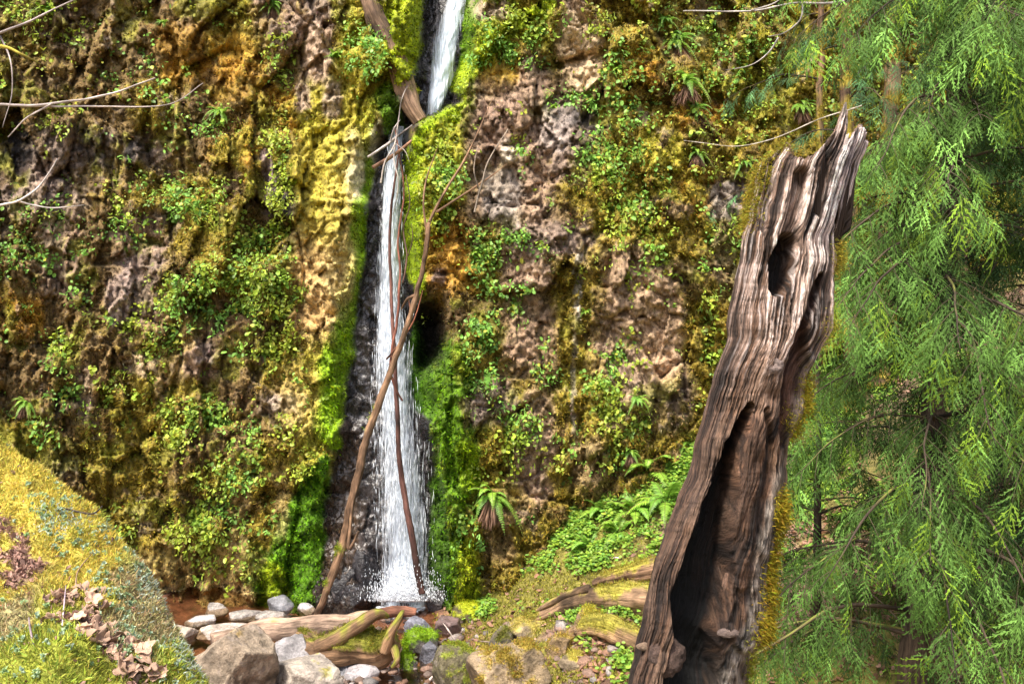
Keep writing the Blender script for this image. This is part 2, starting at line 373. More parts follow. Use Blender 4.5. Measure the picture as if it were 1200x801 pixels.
# edges of the wet gully by photo height
GV = [-350, 0, 60, 120, 150, 170, 250, 350, 450, 550, 600, 650, 700, 780]
GL = [500, 495, 487, 480, 450, 440, 424, 413, 404, 390, 378, 362, 345, 335]
GR = [560, 556, 545, 538, 480, 477, 479, 484, 498, 508, 512, 516, 520, 520]
GD = [17.5, 14.8, 14.3, 14.0, 14.1, 14.0, 13.85, 13.7, 13.5, 13.3, 13.15, 13.0, 12.9, 12.8]
us = np.concatenate([np.arange(-420, -60, 5.), np.arange(-60, 1260, 2.), np.arange(1260, 1625, 5.)]); vs = np.concatenate([np.arange(-380, -40, 5.), np.arange(-40, 745, 2.), np.arange(745, 790, 5.)])
UU, VV = np.meshgrid(us, vs)
def cliff_depth(u, v):
    base = interp(u, [-420, 0, 200, 330, 400, 480, 540, 600, 680, 740, 800, 860, 950, 1050, 1200, 1400, 1620],
                     [11.2, 12.7, 13.25, 13.1, 12.95, 12.6, 12.35, 12.6, 12.5, 12.3, 12.45, 13.0, 13.4, 13.7, 13.6, 13.0, 11.6])
    z = CZ-(v-V0)/F*13
    y = base+.10*np.maximum(z-3, 0)**1.15
    y = y+.16*np.exp(-((z-.1)/.5)**2)*sst(380, 300, u)      # rounded foot of the left wall
    n0 = 3*vn(V3(u/60., v/60., 0*u), 77)
    gl = interp(v, GV, GL)+9*vn(V3(v/22., 0*u, 0*u), 70)+n0; gr = interp(v, GV, GR)+7*vn(V3(v/25., 0*u+5, 0*u), 71)+n0
    gd = interp(v, GV, GD)
    w = sst(gl-16, gl+14, u)*sst(gr+12, gr-8, u)
    y = lerp(y, gd, w)
    # green mound that hides the foot of the upper fall
    m = np.exp(-(((u-508)/32)**4+((v-215)/85)**4)); y = y-.3*m
    # cave
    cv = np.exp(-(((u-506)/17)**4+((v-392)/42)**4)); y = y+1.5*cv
    for (uc, wd, va, vb, am) in [(491, 8, 380, 560, .16), (506, 8, 430, 640, .16), (522, 8, 405, 590, .2), (537, 9, 400, 600, .2), (516, 9, 590, 715, .2), (534, 10, 620, 715, .24), (550, 9, 560, 700, .2)]:
        y = y-am*np.sqrt(np.clip(1-((u+4*vn(V3(v/30., 0*u+uc, 0*u), 74)-uc)/wd)**2, 0, 1))*sst(va-8, va+14, v)*sst(vb+8, vb-14, v)
    return y, w, cv
def cliff_point(u, v):
    Y, w, cv = cliff_depth(u, v)
    x0 = (u-U0)/F*13; z0 = CZ-(v-V0)/F*13
    q = V3(x0, 0*x0, z0)
    wr = .20*V3(fbm(q*.9, 3, 40), 0*x0, fbm(q*.9+5, 3, 41))
    d1, d2, idc, fa = worley((q+wr)*np.array([1.15, 1, .62]), 50)
    e1, e2, ide, fe = worley((q+wr*.7)*np.array([3.0, 1, 1.7])+3, 60)
    h1, h2, idh, fh = worley((q+wr*.5)*np.array([8.0, 1, 5.0])+9, 63)
    k1, k2, idk, fk = worley((q+wr*.4)*np.array([17., 1, 11.])+5, 66)
    blk = .035*(idk-.5)+.05*fk+(idc-.5)*.24+(ide-.5)*.13+(idh-.5)*.07+.28*fa+.20*fe+.10*fh
    crack = -.11*np.exp(-((d2-d1)/.05)**2)-.05*np.exp(-((e2-e1)/.04)**2)-.018*np.exp(-((h2-h1)/.06)**2)
    n = .15*fbm(q*.8, 4, 43)+.02*fbm(q*3.2, 4, 44)+.012*fbm(q*np.array([17, 1, 9]), 3, 46)+.045*(1-2*np.abs(vn(q*np.array([5, 1, 1.3]), 45)))
    ledge = .10*(np.mod(z0*.9+.8*fbm(q*.5, 2, 47), 1.)-.5)
    smooth = maplook(MOSSY, u, v)
    amp = 1-.72*w
    sm = 1-.45*np.exp(-(((u-330)/90)**4+((v-560)/190)**4))*0
    mp = sst(-.1, .35, fbm(q*2.2+50, 3, 144))*smooth
    out = (blk+crack+n+ledge+.11*mp)*amp*sm+w*(.05*fbm(q*np.array([5, 1, 3]), 4, 52)+.05*(ide-.5)+.035*(idh-.5))
    Y = Y-out
    return Y, w, cv, crack
CY, CW, CCV, CCR = cliff_point(UU, VV)
CP = V3((UU-U0)/F*CY, CY, CZ-(VV-V0)/F*CY)
CP[..., 0] += .03*fbm(CP*2.5, 3, 91); CP[..., 2] += .03*fbm(CP*2.5+9, 3, 92)
du = np.gradient(CP, axis=1); dv = np.gradient(CP, axis=0)
CN = nrm(np.cross(du, dv)); CN = np.where(CN[..., 1:2] > 0, -CN, CN)
q = CP
wu = UU+26*fbm(q*1.4, 4, 101)+12*vn(q*6, 103); wv = VV+26*fbm(q*1.4+20, 4, 102)+12*vn(q*6+5, 104)
CCOL = maplook(PALA, wu, wv); CMOS = maplook(MOSSY, wu, wv)
nA = fbm(q*1.9, 5, 111, .6); nB = fbm(q*6.5, 4, 112, .6); nC = fbm(q*np.array([2.5, 2.5, 1.1]), 4, 113)
def mixc(c, w): 
    global CCOL
    CCOL = lerp(CCOL, np.array(c), np.clip(w, 0, 1)[..., None])
gen = 1-np.clip(CW*1.2, 0, 1)
rockc = lerp(np.array([.17, .135, .11]), np.array([.31, .245, .195]), sst(-.2, .3, nC)[..., None])
wr_ = sst(.13, .26, nA+.25*nB-.12*CMOS)*gen*.75
CCOL = lerp(CCOL, rockc, wr_[..., None]); CMOS = CMOS*(1-wr_*.85)
mixc((.32, .25, .055), sst(.2, .34, fbm(q*1.6+30, 4, 121)+.2*nB)*gen*.5)
mixc((.12, .08, .04), sst(.15, .3, fbm(q*1.3+60, 4, 122)+.3*nB)*gen*.75)
mixc((.24, .26, .035), sst(.1, .3, fbm(q*2.1+90, 4, 123)+.2*nB)*gen*.6)
WETM = np.zeros_like(UU); BRI = np.zeros_like(UU); BARE = np.zeros_like(UU)
n3 = 6*fbm(q*3, 3, 133)
def blob(u, v, ru, rv, p=4, warp=1.):
    return np.clip(1.9*np.exp(-(np.abs((UU+n3*1.6*warp-u)/ru)**p+np.abs((VV+n3*2-v)/rv)**p)), 0, 1)
def band(path, wd):
    """soft band along a polyline given in photo pixels; wd half width per point"""
    path = np.array(path, float); best = np.zeros_like(UU)
    for k in range(len(path)-1):
        a, b = path[k], path[k+1]; d = b-a
        t = np.clip(((UU-a[0])*d[0]+(VV-a[1])*d[1])/(d@d), 0, 1)
        dist = np.hypot(UU+n3-a[0]-t*d[0], VV+n3-a[1]-t*d[1]); wl = lerp(wd[k], wd[k+1], t)
        best = np.maximum(best, sst(wl*1.25, wl*.75, dist))
    return best
gl_ = interp(VV, GV, GL); gr_ = interp(VV, GV, GR)
wetw = sst(gl_-4, gl_+6, UU+n3)*sst(gr_+6, gr_-3, UU+n3)
mixc((.026, .023, .028), wetw); WETM = np.maximum(WETM, wetw)
mixc((.055, .035, .022), blob(395, 600, 26, 90)*.8*wetw)
# bright mosses
for (path, wd, c, s) in [
    ([(478, 0), (476, 50), (470, 100)], [16, 17, 10], (.30, .38, .015), 1.),
    ([(452, 110), (462, 150)], [14, 12], (.10, .22, .01), .9),
    ([(430, 120), (425, 170), (430, 200)], [10, 8, 6], (.28, .36, .02), .8),
    ([(428, 190), (420, 260), (412, 330), (398, 400), (388, 440), (383, 500), (392, 520)], [8, 9, 11, 16, 18, 17, 8], (.20, .36, .01), 1.),
    ([(380, 540), (360, 580), (345, 620), (335, 690)], [7, 13, 22, 28], (.10, .24, .006), 1.),
    ([(372, 600), (360, 690)], [10, 16], (.08, .20, .006), 1.),
    ([(318, 672), (322, 690)], [14, 16], (.25, .36, .01), 1.),
    ([(552, 0), (548, 50), (540, 90)], [7, 8, 5], (.13, .26, .01), 1.),
    ([(536, 100), (560, 70), (600, 30), (645, 5)], [10, 12, 10, 8], (.28, .40, .015), .9),
    ([(530, 135), (505, 150), (488, 185), (482, 240), (484, 300), (492, 335)], [10, 14, 13, 12, 12, 8], (.24, .36, .01), 1.),
    ([(520, 160), (510, 220), (505, 260)], [20, 20, 12], (.32, .34, .03), .8),
    ([(488, 385), (490, 430), (494, 470)], [8, 14, 12], (.05, .14, .006), 1.),
    ([(503, 440), (505, 480)], [10, 10], (.07, .17, .006), 1.),
    ([(520, 415), (525, 470), (530, 520), (528, 560)], [9, 13, 13, 9], (.10, .22, .006), 1.),
    ([(548, 530), (552, 570)], [14, 12], (.2, .33, .01), 1.),
    ([(513, 570), (514, 640), (520, 700)], [10, 12, 14], (.05, .12, .006), 1.),
    ([(535, 600), (536, 660), (540, 700)], [7, 9, 12], (.10, .20, .008), 1.),
    ([(550, 640), (548, 715)], [10, 18], (.26, .34, .015), .9)]:
    w = band(path, wd)*s; w = w*sst(-1.6, .0, nB+.2)
    CCOL = lerp(CCOL, np.array(c)*(1+.35*nB[..., None]), np.clip(w, 0, 1)[..., None]); CMOS = np.maximum(CMOS*(1-w), w*1.3); WETM = WETM*(1-w); BRI = np.maximum(BRI, w*(s > .95))
# pale and tan patches, bare rock plates
for (u, v, ru, rv, c, s) in [
    (415, 195, 9, 34, (.72, .68, .6), .9), (412, 185, 16, 20, (.6, .56, .42), .5),
    (368, 325, 22, 64, (.52, .38, .20), .9), (398, 290, 16, 70, (.50, .42, .22), .8), (378, 220, 30, 60, (.46, .42, .08), .8), (400, 130, 34, 50, (.42, .40, .06), .6), (350, 470, 24, 40, (.44, .36, .12), .7),
    (372, 60, 16, 34, (.42, .33, .31), .9), (392, 120, 10, 20, (.36, .30, .32), .8), (355, 115, 9, 14, (.27, .21, .24), .8),
    (128, 52, 5, 6, (.5, .42, .42), .8), (315, 215, 6, 36, (.24, .20, .25), .9), (140, 350, 14, 32, (.30, .25, .28), .8),
    (155, 315, 10, 12, (.32, .26, .28), .7), (62, 300, 12, 40, (.28, .22, .20), .7), (52, 215, 16, 24, (.26, .21, .22), .8),
    (165, 425, 22, 10, (.46, .38, .33), .7), (100, 465, 10, 30, (.32, .26, .26), .6), (240, 415, 10, 12, (.3, .26, .3), .7),
    (330, 475, 16, 12, (.32, .28, .32), .7), (190, 455, 8, 16, (.3, .22, .18), .6), (345, 480, 14, 22, (.42, .36, .18), .6),
    (270, 55, 20, 14, (.42, .29, .05), .8), (215, 45, 30, 18, (.34, .22, .05), .7), (200, 85, 10, 10, (.45, .28, .04), .6), (270, 110, 24, 10, (.34, .22, .05), .6),
    (680, 65, 20, 44, (.50, .41, .33), 1.), (590, 90, 26, 14, (.42, .28, .05), .8), (625, 95, 18, 28, (.30, .23, .21), .9),
    (580, 140, 26, 40, (.27, .20, .19), .8), (620, 200, 22, 60, (.32, .24, .21), .8), (560, 200, 12, 60, (.2, .15, .12), .6),
    (650, 150, 18, 24, (.32, .30, .36), .7), (590, 230, 20, 30, (.26, .25, .29), .8), (600, 180, 10, 14, (.6, .58, .62), .6),
    (530, 300, 16, 34, (.45, .28, .06), .85), (515, 325, 8, 10, (.22, .18, .22), .8),
    (600, 315, 16, 24, (.30, .22, .20), .8), (630, 318, 16, 10, (.46, .36, .32), .9), (620, 390, 26, 40, (.31, .23, .19), .85),
    (678, 330, 3, 40, (.42, .42, .44), .9), (673, 450, 3, 60, (.38, .37, .40), .6),
    (735, 350, 22, 50, (.38, .29, .24), .95), (775, 380, 22, 60, (.42, .32, .26), .95), (725, 455, 10, 14, (.36, .27, .25), .8),
    (560, 475, 10, 18, (.28, .24, .26), .85), (632, 500, 14, 40, (.30, .23, .20), .8), (585, 620, 16, 40, (.26, .19, .14), .6),
    (848, 235, 20, 18, (.30, .28, .32), .9), (850, 300, 12, 40, (.2, .16, .14), .6), (690, 545, 20, 30, (.25, .19, .16), .6),
    (575, 10, 20, 10, (.38, .32, .33), .8), (760, 255, 6, 8, (.5, .42, .42), .6),
    (230, 660, 50, 24, (.26, .21, .07), .7), (280, 610, 10, 40, (.34, .27, .16), .6), (330, 590, 8, 40, (.4, .33, .2), .5)]:
    w = blob(u, v, ru, rv)*s
    CCOL = lerp(CCOL, np.array(c)*np.array([1., .95, .86])*(1+.25*nB[..., None]), w[..., None]); CMOS = CMOS*(1-w*.95); BARE = np.maximum(BARE, w)
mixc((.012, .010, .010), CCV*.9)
CCOL = np.clip(CCOL*(1+.35*nB[..., None])*np.array([1.0, .93, .76]), .004, 1)
nr, nc = UU.shape
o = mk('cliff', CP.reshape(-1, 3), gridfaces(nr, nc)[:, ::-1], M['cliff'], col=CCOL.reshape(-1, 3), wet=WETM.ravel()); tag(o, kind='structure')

def cidx(u, v):
    j = np.clip(np.searchsorted(us, u), 0, nc-1); i = np.clip(np.searchsorted(vs, v), 0, nr-1)
    return i, j
def cpt(u, v, off=0.):
    i, j = cidx(np.array([u]), np.array([v])); return CP[i[0], j[0]]+CN[i[0], j[0]]*off
# moss strands over the wall
def cliff_moss(n):
    u = R.uniform(-60, 1260, n*2); v = R.uniform(-40, 735, n*2)
    i, j = cidx(u, v); keep = R.rand(n*2) < CMOS[i, j]*(.35+.65*(fbm(CP[i, j]*3., 3, 140) > -.1)); i = i[keep]; j = j[keep]
    pos = CP[i, j]+R.normal(0, .02, (len(i), 3)); c = CCOL[i, j]*(.15+2.0*R.rand(len(i), 1)**1.3)*(1+R.normal(0, .1, (len(i), 3)))
    V, Fc, C = blades(pos, CN[i, j], .048, .018, np.clip(c, .01, .6), (0, 0, -.6), .7)
    o = mk('cliff_moss', V, Fc, M['fuzz'], col=C); tag(o, 'shaggy brown, golden and green moss coating the rock wall', 'moss', kind='stuff')
cliff_moss(230000)

BL = [(290,340,60,45,1),(240,345,50,30,.9),(300,295,40,30,.8),(328,235,16,60,.9),(325,180,14,50,.6),(328,75,16,50,.55),(225,235,50,28,.55),(165,240,30,25,.5),(150,265,40,20,.4),
 (30,300,40,40,.4),(95,330,12,50,.5),(75,430,20,40,.65),(140,455,25,30,.4),(185,408,25,30,.65),(155,380,15,15,.6),(225,373,20,12,.6),(255,372,8,9,.6),(235,482,45,22,.9),
 (208,500,18,22,.8),(290,512,30,25,.4),(330,400,22,34,.6),(358,445,24,26,.6),(290,400,20,15,.4),(280,550,26,32,.8),(247,618,42,50,.9),(212,610,20,30,.5),(145,640,16,40,.25),
 (50,500,20,20,.5),(100,500,20,15,.4),(330,500,25,30,.35),(60,255,30,20,.3),(170,62,14,20,.4),(135,80,40,22,.3),(360,540,20,18,.6),(430,60,24,42,.75),(398,80,14,20,.5),
 (60,140,30,20,.35),(262,150,24,20,.4),(180,110,20,40,.3),(35,20,30,40,.3),(95,40,20,16,.3),(80,590,20,20,.2),(270,655,30,16,.5),(230,560,14,20,.4),(325,610,10,18,.3),(20,470,10,60,.3),
 (520,190,22,42,.95),(545,140,12,30,.7),(580,62,50,16,.9),(605,38,46,26,.95),(625,78,18,12,.8),(545,100,20,18,.8),(610,175,11,13,.9),(650,110,14,20,.6),(682,118,24,12,.8),(622,55,14,16,.8),
 (605,284,24,11,1),(630,290,9,9,.9),(565,300,16,30,.7),(520,258,16,26,.6),(600,348,22,26,1),(563,408,17,38,.95),(575,438,13,28,.8),(600,505,45,32,.6),(634,400,6,32,.6),(635,432,22,14,.6),
 (712,455,22,38,.9),(688,500,26,16,.6),(732,400,8,22,.8),(735,495,28,22,.7),(720,540,30,20,.4),(730,110,40,80,.35),(720,200,44,46,.6),(738,250,38,36,.65),(792,95,40,44,.4),(762,318,26,30,.65),
 (830,330,20,24,.5),(850,200,40,24,.35),(850,50,60,60,.35),(800,30,60,34,.35),(552,565,13,32,.9),(545,605,9,28,.8),(565,640,20,10,.4),(640,560,14,30,.3),(755,400,20,60,.1),(565,270,14,20,.4),
 (690,30,40,20,.4),(740,60,24,40,.4),(820,120,44,40,.35),(880,140,40,60,.3),(835,420,20,60,.35),(850,280,24,30,.4),(1000,250,80,80,.3),(1050,100,90,60,.35),(1150,200,60,150,.3),(960,380,40,50,.5),
 (570,345,10,12,.5),(700,170,30,12,.6),(560,520,8,50,.4),(580,560,20,8,.3),(655,545,26,16,.4),(500,215,10,60,.3)]
def cliff_leaves(n):
    u = R.uniform(-80, 1280, n*14); v = R.uniform(-60, 690, n*14)
    d = np.full(len(u), .016); hue = np.zeros(len(u))
    for (a, b, ra, rb, s) in BL: d = np.maximum(d, s**1.3*np.exp(-(((u-a)/(ra*.98))**2+((v-b)/(rb*.98))**2)**2))
    i, j = cidx(u, v); pc = CP[i, j]
    cl = sst(-.22, .22, fbm(pc*4.2, 3, 150))
    d = d*(1-.93*BRI[i, j])*(1-.8*BARE[i, j])*(1-.75*np.exp(-(((u-385)/38)**4+((v-270)/170)**4)))*(.06+.94*cl)*(1-np.clip(CW[i, j]*1.5, 0, 1))
    keep = np.where(R.rand(len(u)) < d*.50)[0][:n]
    i = i[keep]; j = j[keep]; k = len(keep); print('plants', k)
    ctr = CP[i, j]; nn = CN[i, j]
    nl = 8
    ctr = np.repeat(ctr, nl, 0); nn = np.repeat(nn, nl, 0)
    hue = np.repeat(fbm(CP[i, j]*.9, 2, 155)+R.normal(0, .15, k), nl)
    br = np.repeat(R.uniform(.75, 1.25, k), nl)
    m = len(ctr)
    off = R.normal(0, 1, (m, 3))*np.array([.055, .03, .055])
    pos = ctr+nn*(.02+.17*np.repeat(R.rand(k), nl)*R.uniform(.5, 1, m))[:, None]+off
    D = nrm(R.normal(0, .6, (m, 3))+np.array([0, -.45, -.55]))
    Nn = nrm(R.normal(0, .45, (m, 3))+np.array([0, -.7, .75]))
    base = lerp(np.array([.38, .48, .05]), np.array([.24, .48, .08]), sst(-.25, .3, hue)[:, None])
    base = base*br[:, None]*R.uniform(.4, 1.3, (m, 1))
    yel = R.rand(m) < .12; base[yel] = np.array([.42, .42, .05])*R.uniform(.7, 1.1, (yel.sum(), 1))
    sz = R.uniform(.034, .082, m)*np.repeat(R.uniform(.75, 1.3, k), nl)
    wk = np.repeat(np.where(R.rand(k) < .3, .42, 1.)*R.uniform(.75, 1.1, k), nl)
    V, Fc, C = inst(LEAF_V, LEAF_F, D, Nn, pos, np.stack([sz*wk, sz*(1.25-.25*wk), sz], -1), base)
    o = mk('cliff_plants', V, Fc, M['leaf'], col=C); tag(o, 'small bright green leafy plants growing all over the rock wall', 'plants', kind='stuff')
cliff_leaves(15000)
# ================================================================ helpers to stand things on the ground
def hit(u, v, lift=0.):
    """the point of the ground seen at photo pixel (u, v)"""
    Y = np.arange(4.5, 13.6, .02); x = (u-U0)/F*Y; z = CZ-(v-V0)/F*Y
    g = np.maximum(terr(x, Y), 0)+lift
    k = np.where(z <= g)[0]; k = k[0] if len(k) else len(Y)-1
    return np.array([x[k], Y[k], g[k]])
_ico = {}
def ico(n):
    if n not in _ico:
        bm = bmesh.new(); bmesh.ops.create_icosphere(bm, subdivisions=n, radius=1)
        _ico[n] = (np.array([v.co[:] for v in bm.verts]), np.array([[v.index for v in f.verts] for f in bm.faces])); bm.free()
    return _ico[n]
def rock(label, u0, u1, vt, vb, base, moss=None, mamt=0., sub=5, cat='rock', depth=.75, tilt=0., seed=1, fuzz=0, flat=None, wet=0., name='rock', fz=.03, ang=1., group=None):
    rs = np.random.RandomState(seed); uc = (u0+u1)/2
    p = hit(uc, vb); Yf = p[1]; sx = (u1-u0)/F*Yf/2*1.04; sy = sx*depth
    ztop = CZ-(vt-V0)/F*(Yf+sy*.8); h = max(ztop-p[2], .04) if flat is None else flat
    V, Fc = ico(sub); npl = 9
    pn = nrm(rs.normal(0, 1, (npl, 3))*np.array([1, 1, .8])); pn[0] = nrm(np.array([.1+tilt, -.12, 1.])); hh = rs.uniform(.56, .92, npl); hh[0] = .8
    dd = V@pn.T; r = np.min(np.where(dd > .05, hh/np.maximum(dd, .05), 9), 1); r = lerp(1., np.minimum(r, 1.15), ang)
    v = V*r[:, None]; v = v*(1+.08*fbm(v*1.8+seed, 5, seed, .6))[:, None]+V*(.05*fbm(v*6+seed, 4, seed+3, .6))[:, None]
    lo, hi = v.min(0), v.max(0); v = (v-(lo+hi)/2)/((hi-lo)/2)
    v = v*np.array([sx, sy, (h+.18)/2])+np.array([0, 0, h/2-.09])
    nor = nrm(V/np.array([sx, sy, h]))
    e = v*np.array([1, 1, 1.]); n1 = fbm(e*4+seed, 4, seed+5); n2 = fbm(e*14+seed, 3, seed+6)
    c = .8*np.array(base)[None]*(1+.6*n1+.5*n2)[:, None]
    w = np.zeros(len(v))
    if moss is not None:
        w = sst(-.05, .3, nor[:, 2]*.5+n1*.9+n2*.4+mamt-.4); c = lerp(c, np.array(moss)[None]*(1+.5*n2)[:, None], w[:, None])
    root = empty(name, (p[0], Yf+sy*.9, p[2])); tag(root, label, cat, group)
    mk('stone', v, Fc, M['rock'], root, col=np.clip(c, .01, 1), wet=(1-w)*wet)
    if fuzz: fuzz_on(root, v, nor, w, moss, fuzz, fz, fz*.22)
    return root

# ================================================================ THE FALLING WATER
def sheet(vr, lr, rr, seed, off, parent, thr, dens, v0, v1, wid=1.):
    n = int((v1-v0)/2.2); m = 30
    v = np.linspace(v0, v1, n)[:, None]; s = np.linspace(-1, 1, m)[None]
    l = interp(v, vr, lr); r = interp(v, vr, rr); c = (l+r)/2; hw = (r-l)/2*wid
    u = c+s*hw+2*vn(V3(v/18+0*s, s*1.5+0*v, 0*v*s+seed), seed)
    Y = interp(v, GV, GD)-off-.10*(1-s**2)+.04*vn(V3(v/9+0*s, s*4+0*v, 0*v*s), seed+5)
    Pp = V3((u-U0)/F*Y, Y, CZ-(v-V0)/F*Y)
    e = 1-np.abs(s)**3
    d = interp(v, *dens)*1.0
    A = .30*(e-1)+d+0*v
    g = V3(u*.55, 0*v*s, v*.022+0*s)
    mk('water_sheet', Pp.reshape(-1, 3), gridfaces(n, m), fall_mat(seed, thr), parent, col=np.repeat(A.reshape(-1, 1)+.5, 3, 1), grain=g.reshape(-1, 3))
wf = empty('waterfall', P(470, 708, 12.7)); tag(wf, kind='structure'); wf.location = (0, 0, 0)
LV = [148, 180, 250, 350, 400, 450, 500, 550, 600, 650, 712]
LL = [460, 451, 446, 440, 437, 435, 434, 436, 439, 442, 446]
LR = [475, 473, 471, 473, 480, 488, 496, 503, 507, 508, 503]
for k in range(3):
    sheet(LV, LL, LR, 3+k*7, .13+.06*k, wf, .90+.04*k, ([148, 250, 400, 500, 650, 712], [.17, .14, .08, .02, .04, .18]), 148, 712, 1-.12*k)
    sheet([-80, 0, 50, 100, 135, 150], [530, 523, 507, 503, 499, 495], [555, 546, 537, 529, 517, 512], 43+k*7, .12+.06*k, wf, .92+.03*k, ([-80, 150], [.17, .17]), -80, 148, 1-.1*k)
def drops():
    n = 2200
    v = R.uniform(150, 712, n); v = np.where(R.rand(n) < .35, R.uniform(400, 712, n), v)
    l = interp(v, LV, LL); r = interp(v, LV, LR); s = np.clip(R.normal(0, .45, n), -1.0, 1.08); u = (l+r)/2+s*(r-l)/2
    Y = interp(v, GV, GD)-.25-R.rand(n)*.25
    ln = R.uniform(.03, .16, n); wd = R.uniform(.0015, .0055, n)
    k = 5200; a = R.rand(k); sp = R.normal(0, 1, (k, 2))
    vv = 704-np.abs(sp[:, 0])*9*(1+R.rand(k)); uu = 474+sp[:, 1]*17; YY = 12.55-R.rand(k)*.35
    u = np.concatenate([u, uu]); v = np.concatenate([v, np.minimum(vv, 709+4*R.rand(k))]); Y = np.concatenate([Y, YY]); ln = np.concatenate([ln, R.uniform(.008, .03, k)]); wd = np.concatenate([wd, R.uniform(.003, .008, k)])
    pos = V3((u-U0)/F*Y, Y, CZ-(v-V0)/F*Y); m = len(u)
    tv = np.array([(0, -1, 0), (1, 0, 0), (-.5, 0, .87), (-.5, 0, -.87), (0, 1, 0)]); tf = np.array([(0, 1, 2), (0, 2, 3), (0, 3, 1), (4, 2, 1), (4, 3, 2), (4, 1, 3)])
    D = nrm(np.array([0, 0, -1.])+R.normal(0, .08, (m, 3))); V, Fc, C = inst(tv, tf, D, np.tile([0, 1., 0], (m, 1)), pos, np.stack([wd, ln, wd], -1), np.ones((m, 3)))
    mk('spray', V, Fc, M['foam'], wf)
    # foam mound at the foot
    V, Fc = ico(4); v = V*np.array([.30, .16, .05])*(1+1.0*fbm(V*3, 4, 5)+.6*fbm(V*9, 3, 6))[:, None]+np.array([P(472, 708, 12.55)[0], 12.55, .0])
    mk('foam', v, Fc, M['foam'], wf)
drops()

# ================================================================ LOGS AND FALLEN BRANCHES
def pp(*a): return [P(u, v, Y) for u, v, Y in a]
log('fallen_log', 'bare brown log with a mossy streak wedged upright beside the upper fall', 'log', pp((418, -70, 13.5), (436, 0, 13.45), (458, 62, 13.4), (476, 105, 13.4), (492, 142, 13.4)),
    [.19, .17, .16, .15, .12], (.20, .125, .08), (.28, .32, .02), .12, 90, 24, .2, 3, .05, .25, fuzz=1800)
pA = [(371, 722, 12.25), (384, 690, 12.2), (403, 630, 12.15), (418, 560, 12.1), (430, 515, 12.1), (452, 450, 12.05), (474, 392, 12.0), (488, 345, 11.95), (498, 300, 11.9), (503, 262, 11.85)]
log('leaning_branch', 'long crooked branch leaning across the waterfall from the pool to the right wall', 'branch', pp(*pA),
    [.045, .055, .06, .06, .055, .05, .042, .038, .032, .028], (.22, .13, .075), (.2, .25, .02), .06, 150, 14, .2, 11, .03, .2, fuzz=900,
    parts=[(pp((503, 262, 11.85), (520, 228, 11.8), (545, 185, 11.75), (562, 150, 11.75), (580, 112, 11.8)), [.026, .02, .016, .011, .005]),
           (pp((512, 248, 11.8), (540, 230, 11.75), (570, 210, 11.7), (594, 192, 11.7)), [.02, .016, .012, .005]),
           (pp((501, 275, 11.87), (497, 240, 11.8), (502, 205, 11.8), (515, 170, 11.8)), [.02, .015, .01, .004]),
           (pp((488, 345, 11.95), (478, 350, 12.0), (471, 362, 12.1)), [.03, .022, .008]),
           (pp((418, 560, 12.1), (408, 640, 12.0), (420, 622, 11.95)), [.01, .03, .015])])
log('leaning_pole', 'dark wet pole standing in the middle of the falling water', 'branch', pp((495, 695, 12.25), (487, 650, 12.35), (476, 590, 12.5), (468, 530, 12.65), (464, 460, 12.8), (461, 390, 13.0), (457, 300, 13.2), (459, 240, 13.3), (468, 175, 13.45)),
    [.055, .052, .048, .042, .036, .03, .025, .02, .015], (.10, .045, .035), None, 0, 120, 10, .1, 13, .02, .08)
log('thin_branch', 'slim reddish branch hanging upright in front of the waterfall', 'branch', pp((470, 470, 12.7), (458, 440, 12.7), (463, 380, 12.8), (470, 330, 12.9), (466, 270, 13.), (474, 215, 13.1), (464, 150, 13.3)),
    [.015, .022, .022, .02, .016, .014, .008], (.16, .06, .04), None, 0, 90, 8, .1, 14, .05, .05)
log('bare_stick', 'pale forked stick lying across the top of the lower fall', 'stick', pp((430, 184, 13.0), (452, 170, 13.1), (468, 158, 13.1), (484, 146, 13.0)), [.018, .022, .02, .01], (.5, .44, .4), None, 0, 40, 8, .1, 15, .02,
    parts=[(pp((458, 166, 13.1), (463, 150, 13.0), (470, 140, 13.)), [.012, .01, .004]), (pp((466, 160, 13.1), (462, 185, 13.0), (467, 215, 12.95), (460, 250, 13.)), [.014, .012, .01, .005])])
log('bare_stick', 'brown stick jammed across the gully just below the pale stick', 'stick', pp((437, 196, 12.95), (455, 186, 13.05), (470, 176, 13.05), (486, 162, 12.9)), [.03, .03, .028, .02], (.24, .13, .08), None, 0, 40, 8, .1, 16, .01)
log('creek_log', 'smooth pale brown log lying across the brook behind the boulder', 'log', pp((250, 757, 10.6), (300, 742, 10.95), (350, 734, 11.2), (400, 729, 11.5), (432, 723, 11.75)),
    [.13, .14, .14, .13, .10], (.33, .23, .165), (.20, .19, .03), -.30, 80, 22, .16, 21, .03, .2)
log('log_stub', 'short wet reddish log end below the splash of the fall', 'log', pp((432, 722, 11.75), (455, 717, 11.8), (474, 716, 11.8), (488, 717, 11.8)), [.075, .085, .08, .06], (.15, .065, .04), None, 0, 40, 16, .1, 22, .01)
log('driftwood', 'gnarled mossy driftwood root with a raised arm beside the brook', 'driftwood', pp((350, 742, 10.5), (375, 756, 10.3), (405, 762, 10.2), (440, 764, 10.2), (468, 752, 10.2)),
    [.07, .17, .22, .21, .10], (.17, .10, .055), (.17, .17, .022), .3, 90, 26, .3, 23, .05, .4, fuzz=5000,
    parts=[(pp((372, 758, 10.2), (395, 748, 10.15), (418, 733, 10.15), (440, 718, 10.2), (455, 722, 10.3)), [.09, .11, .10, .08, .03]),
           (pp((452, 762, 10.1), (458, 740, 10.05), (468, 722, 10.1), (472, 716, 10.2)), [.08, .06, .04, .02]),
           (pp((462, 756, 10.1), (466, 772, 10.), (460, 782, 10.)), [.06, .04, .02])])
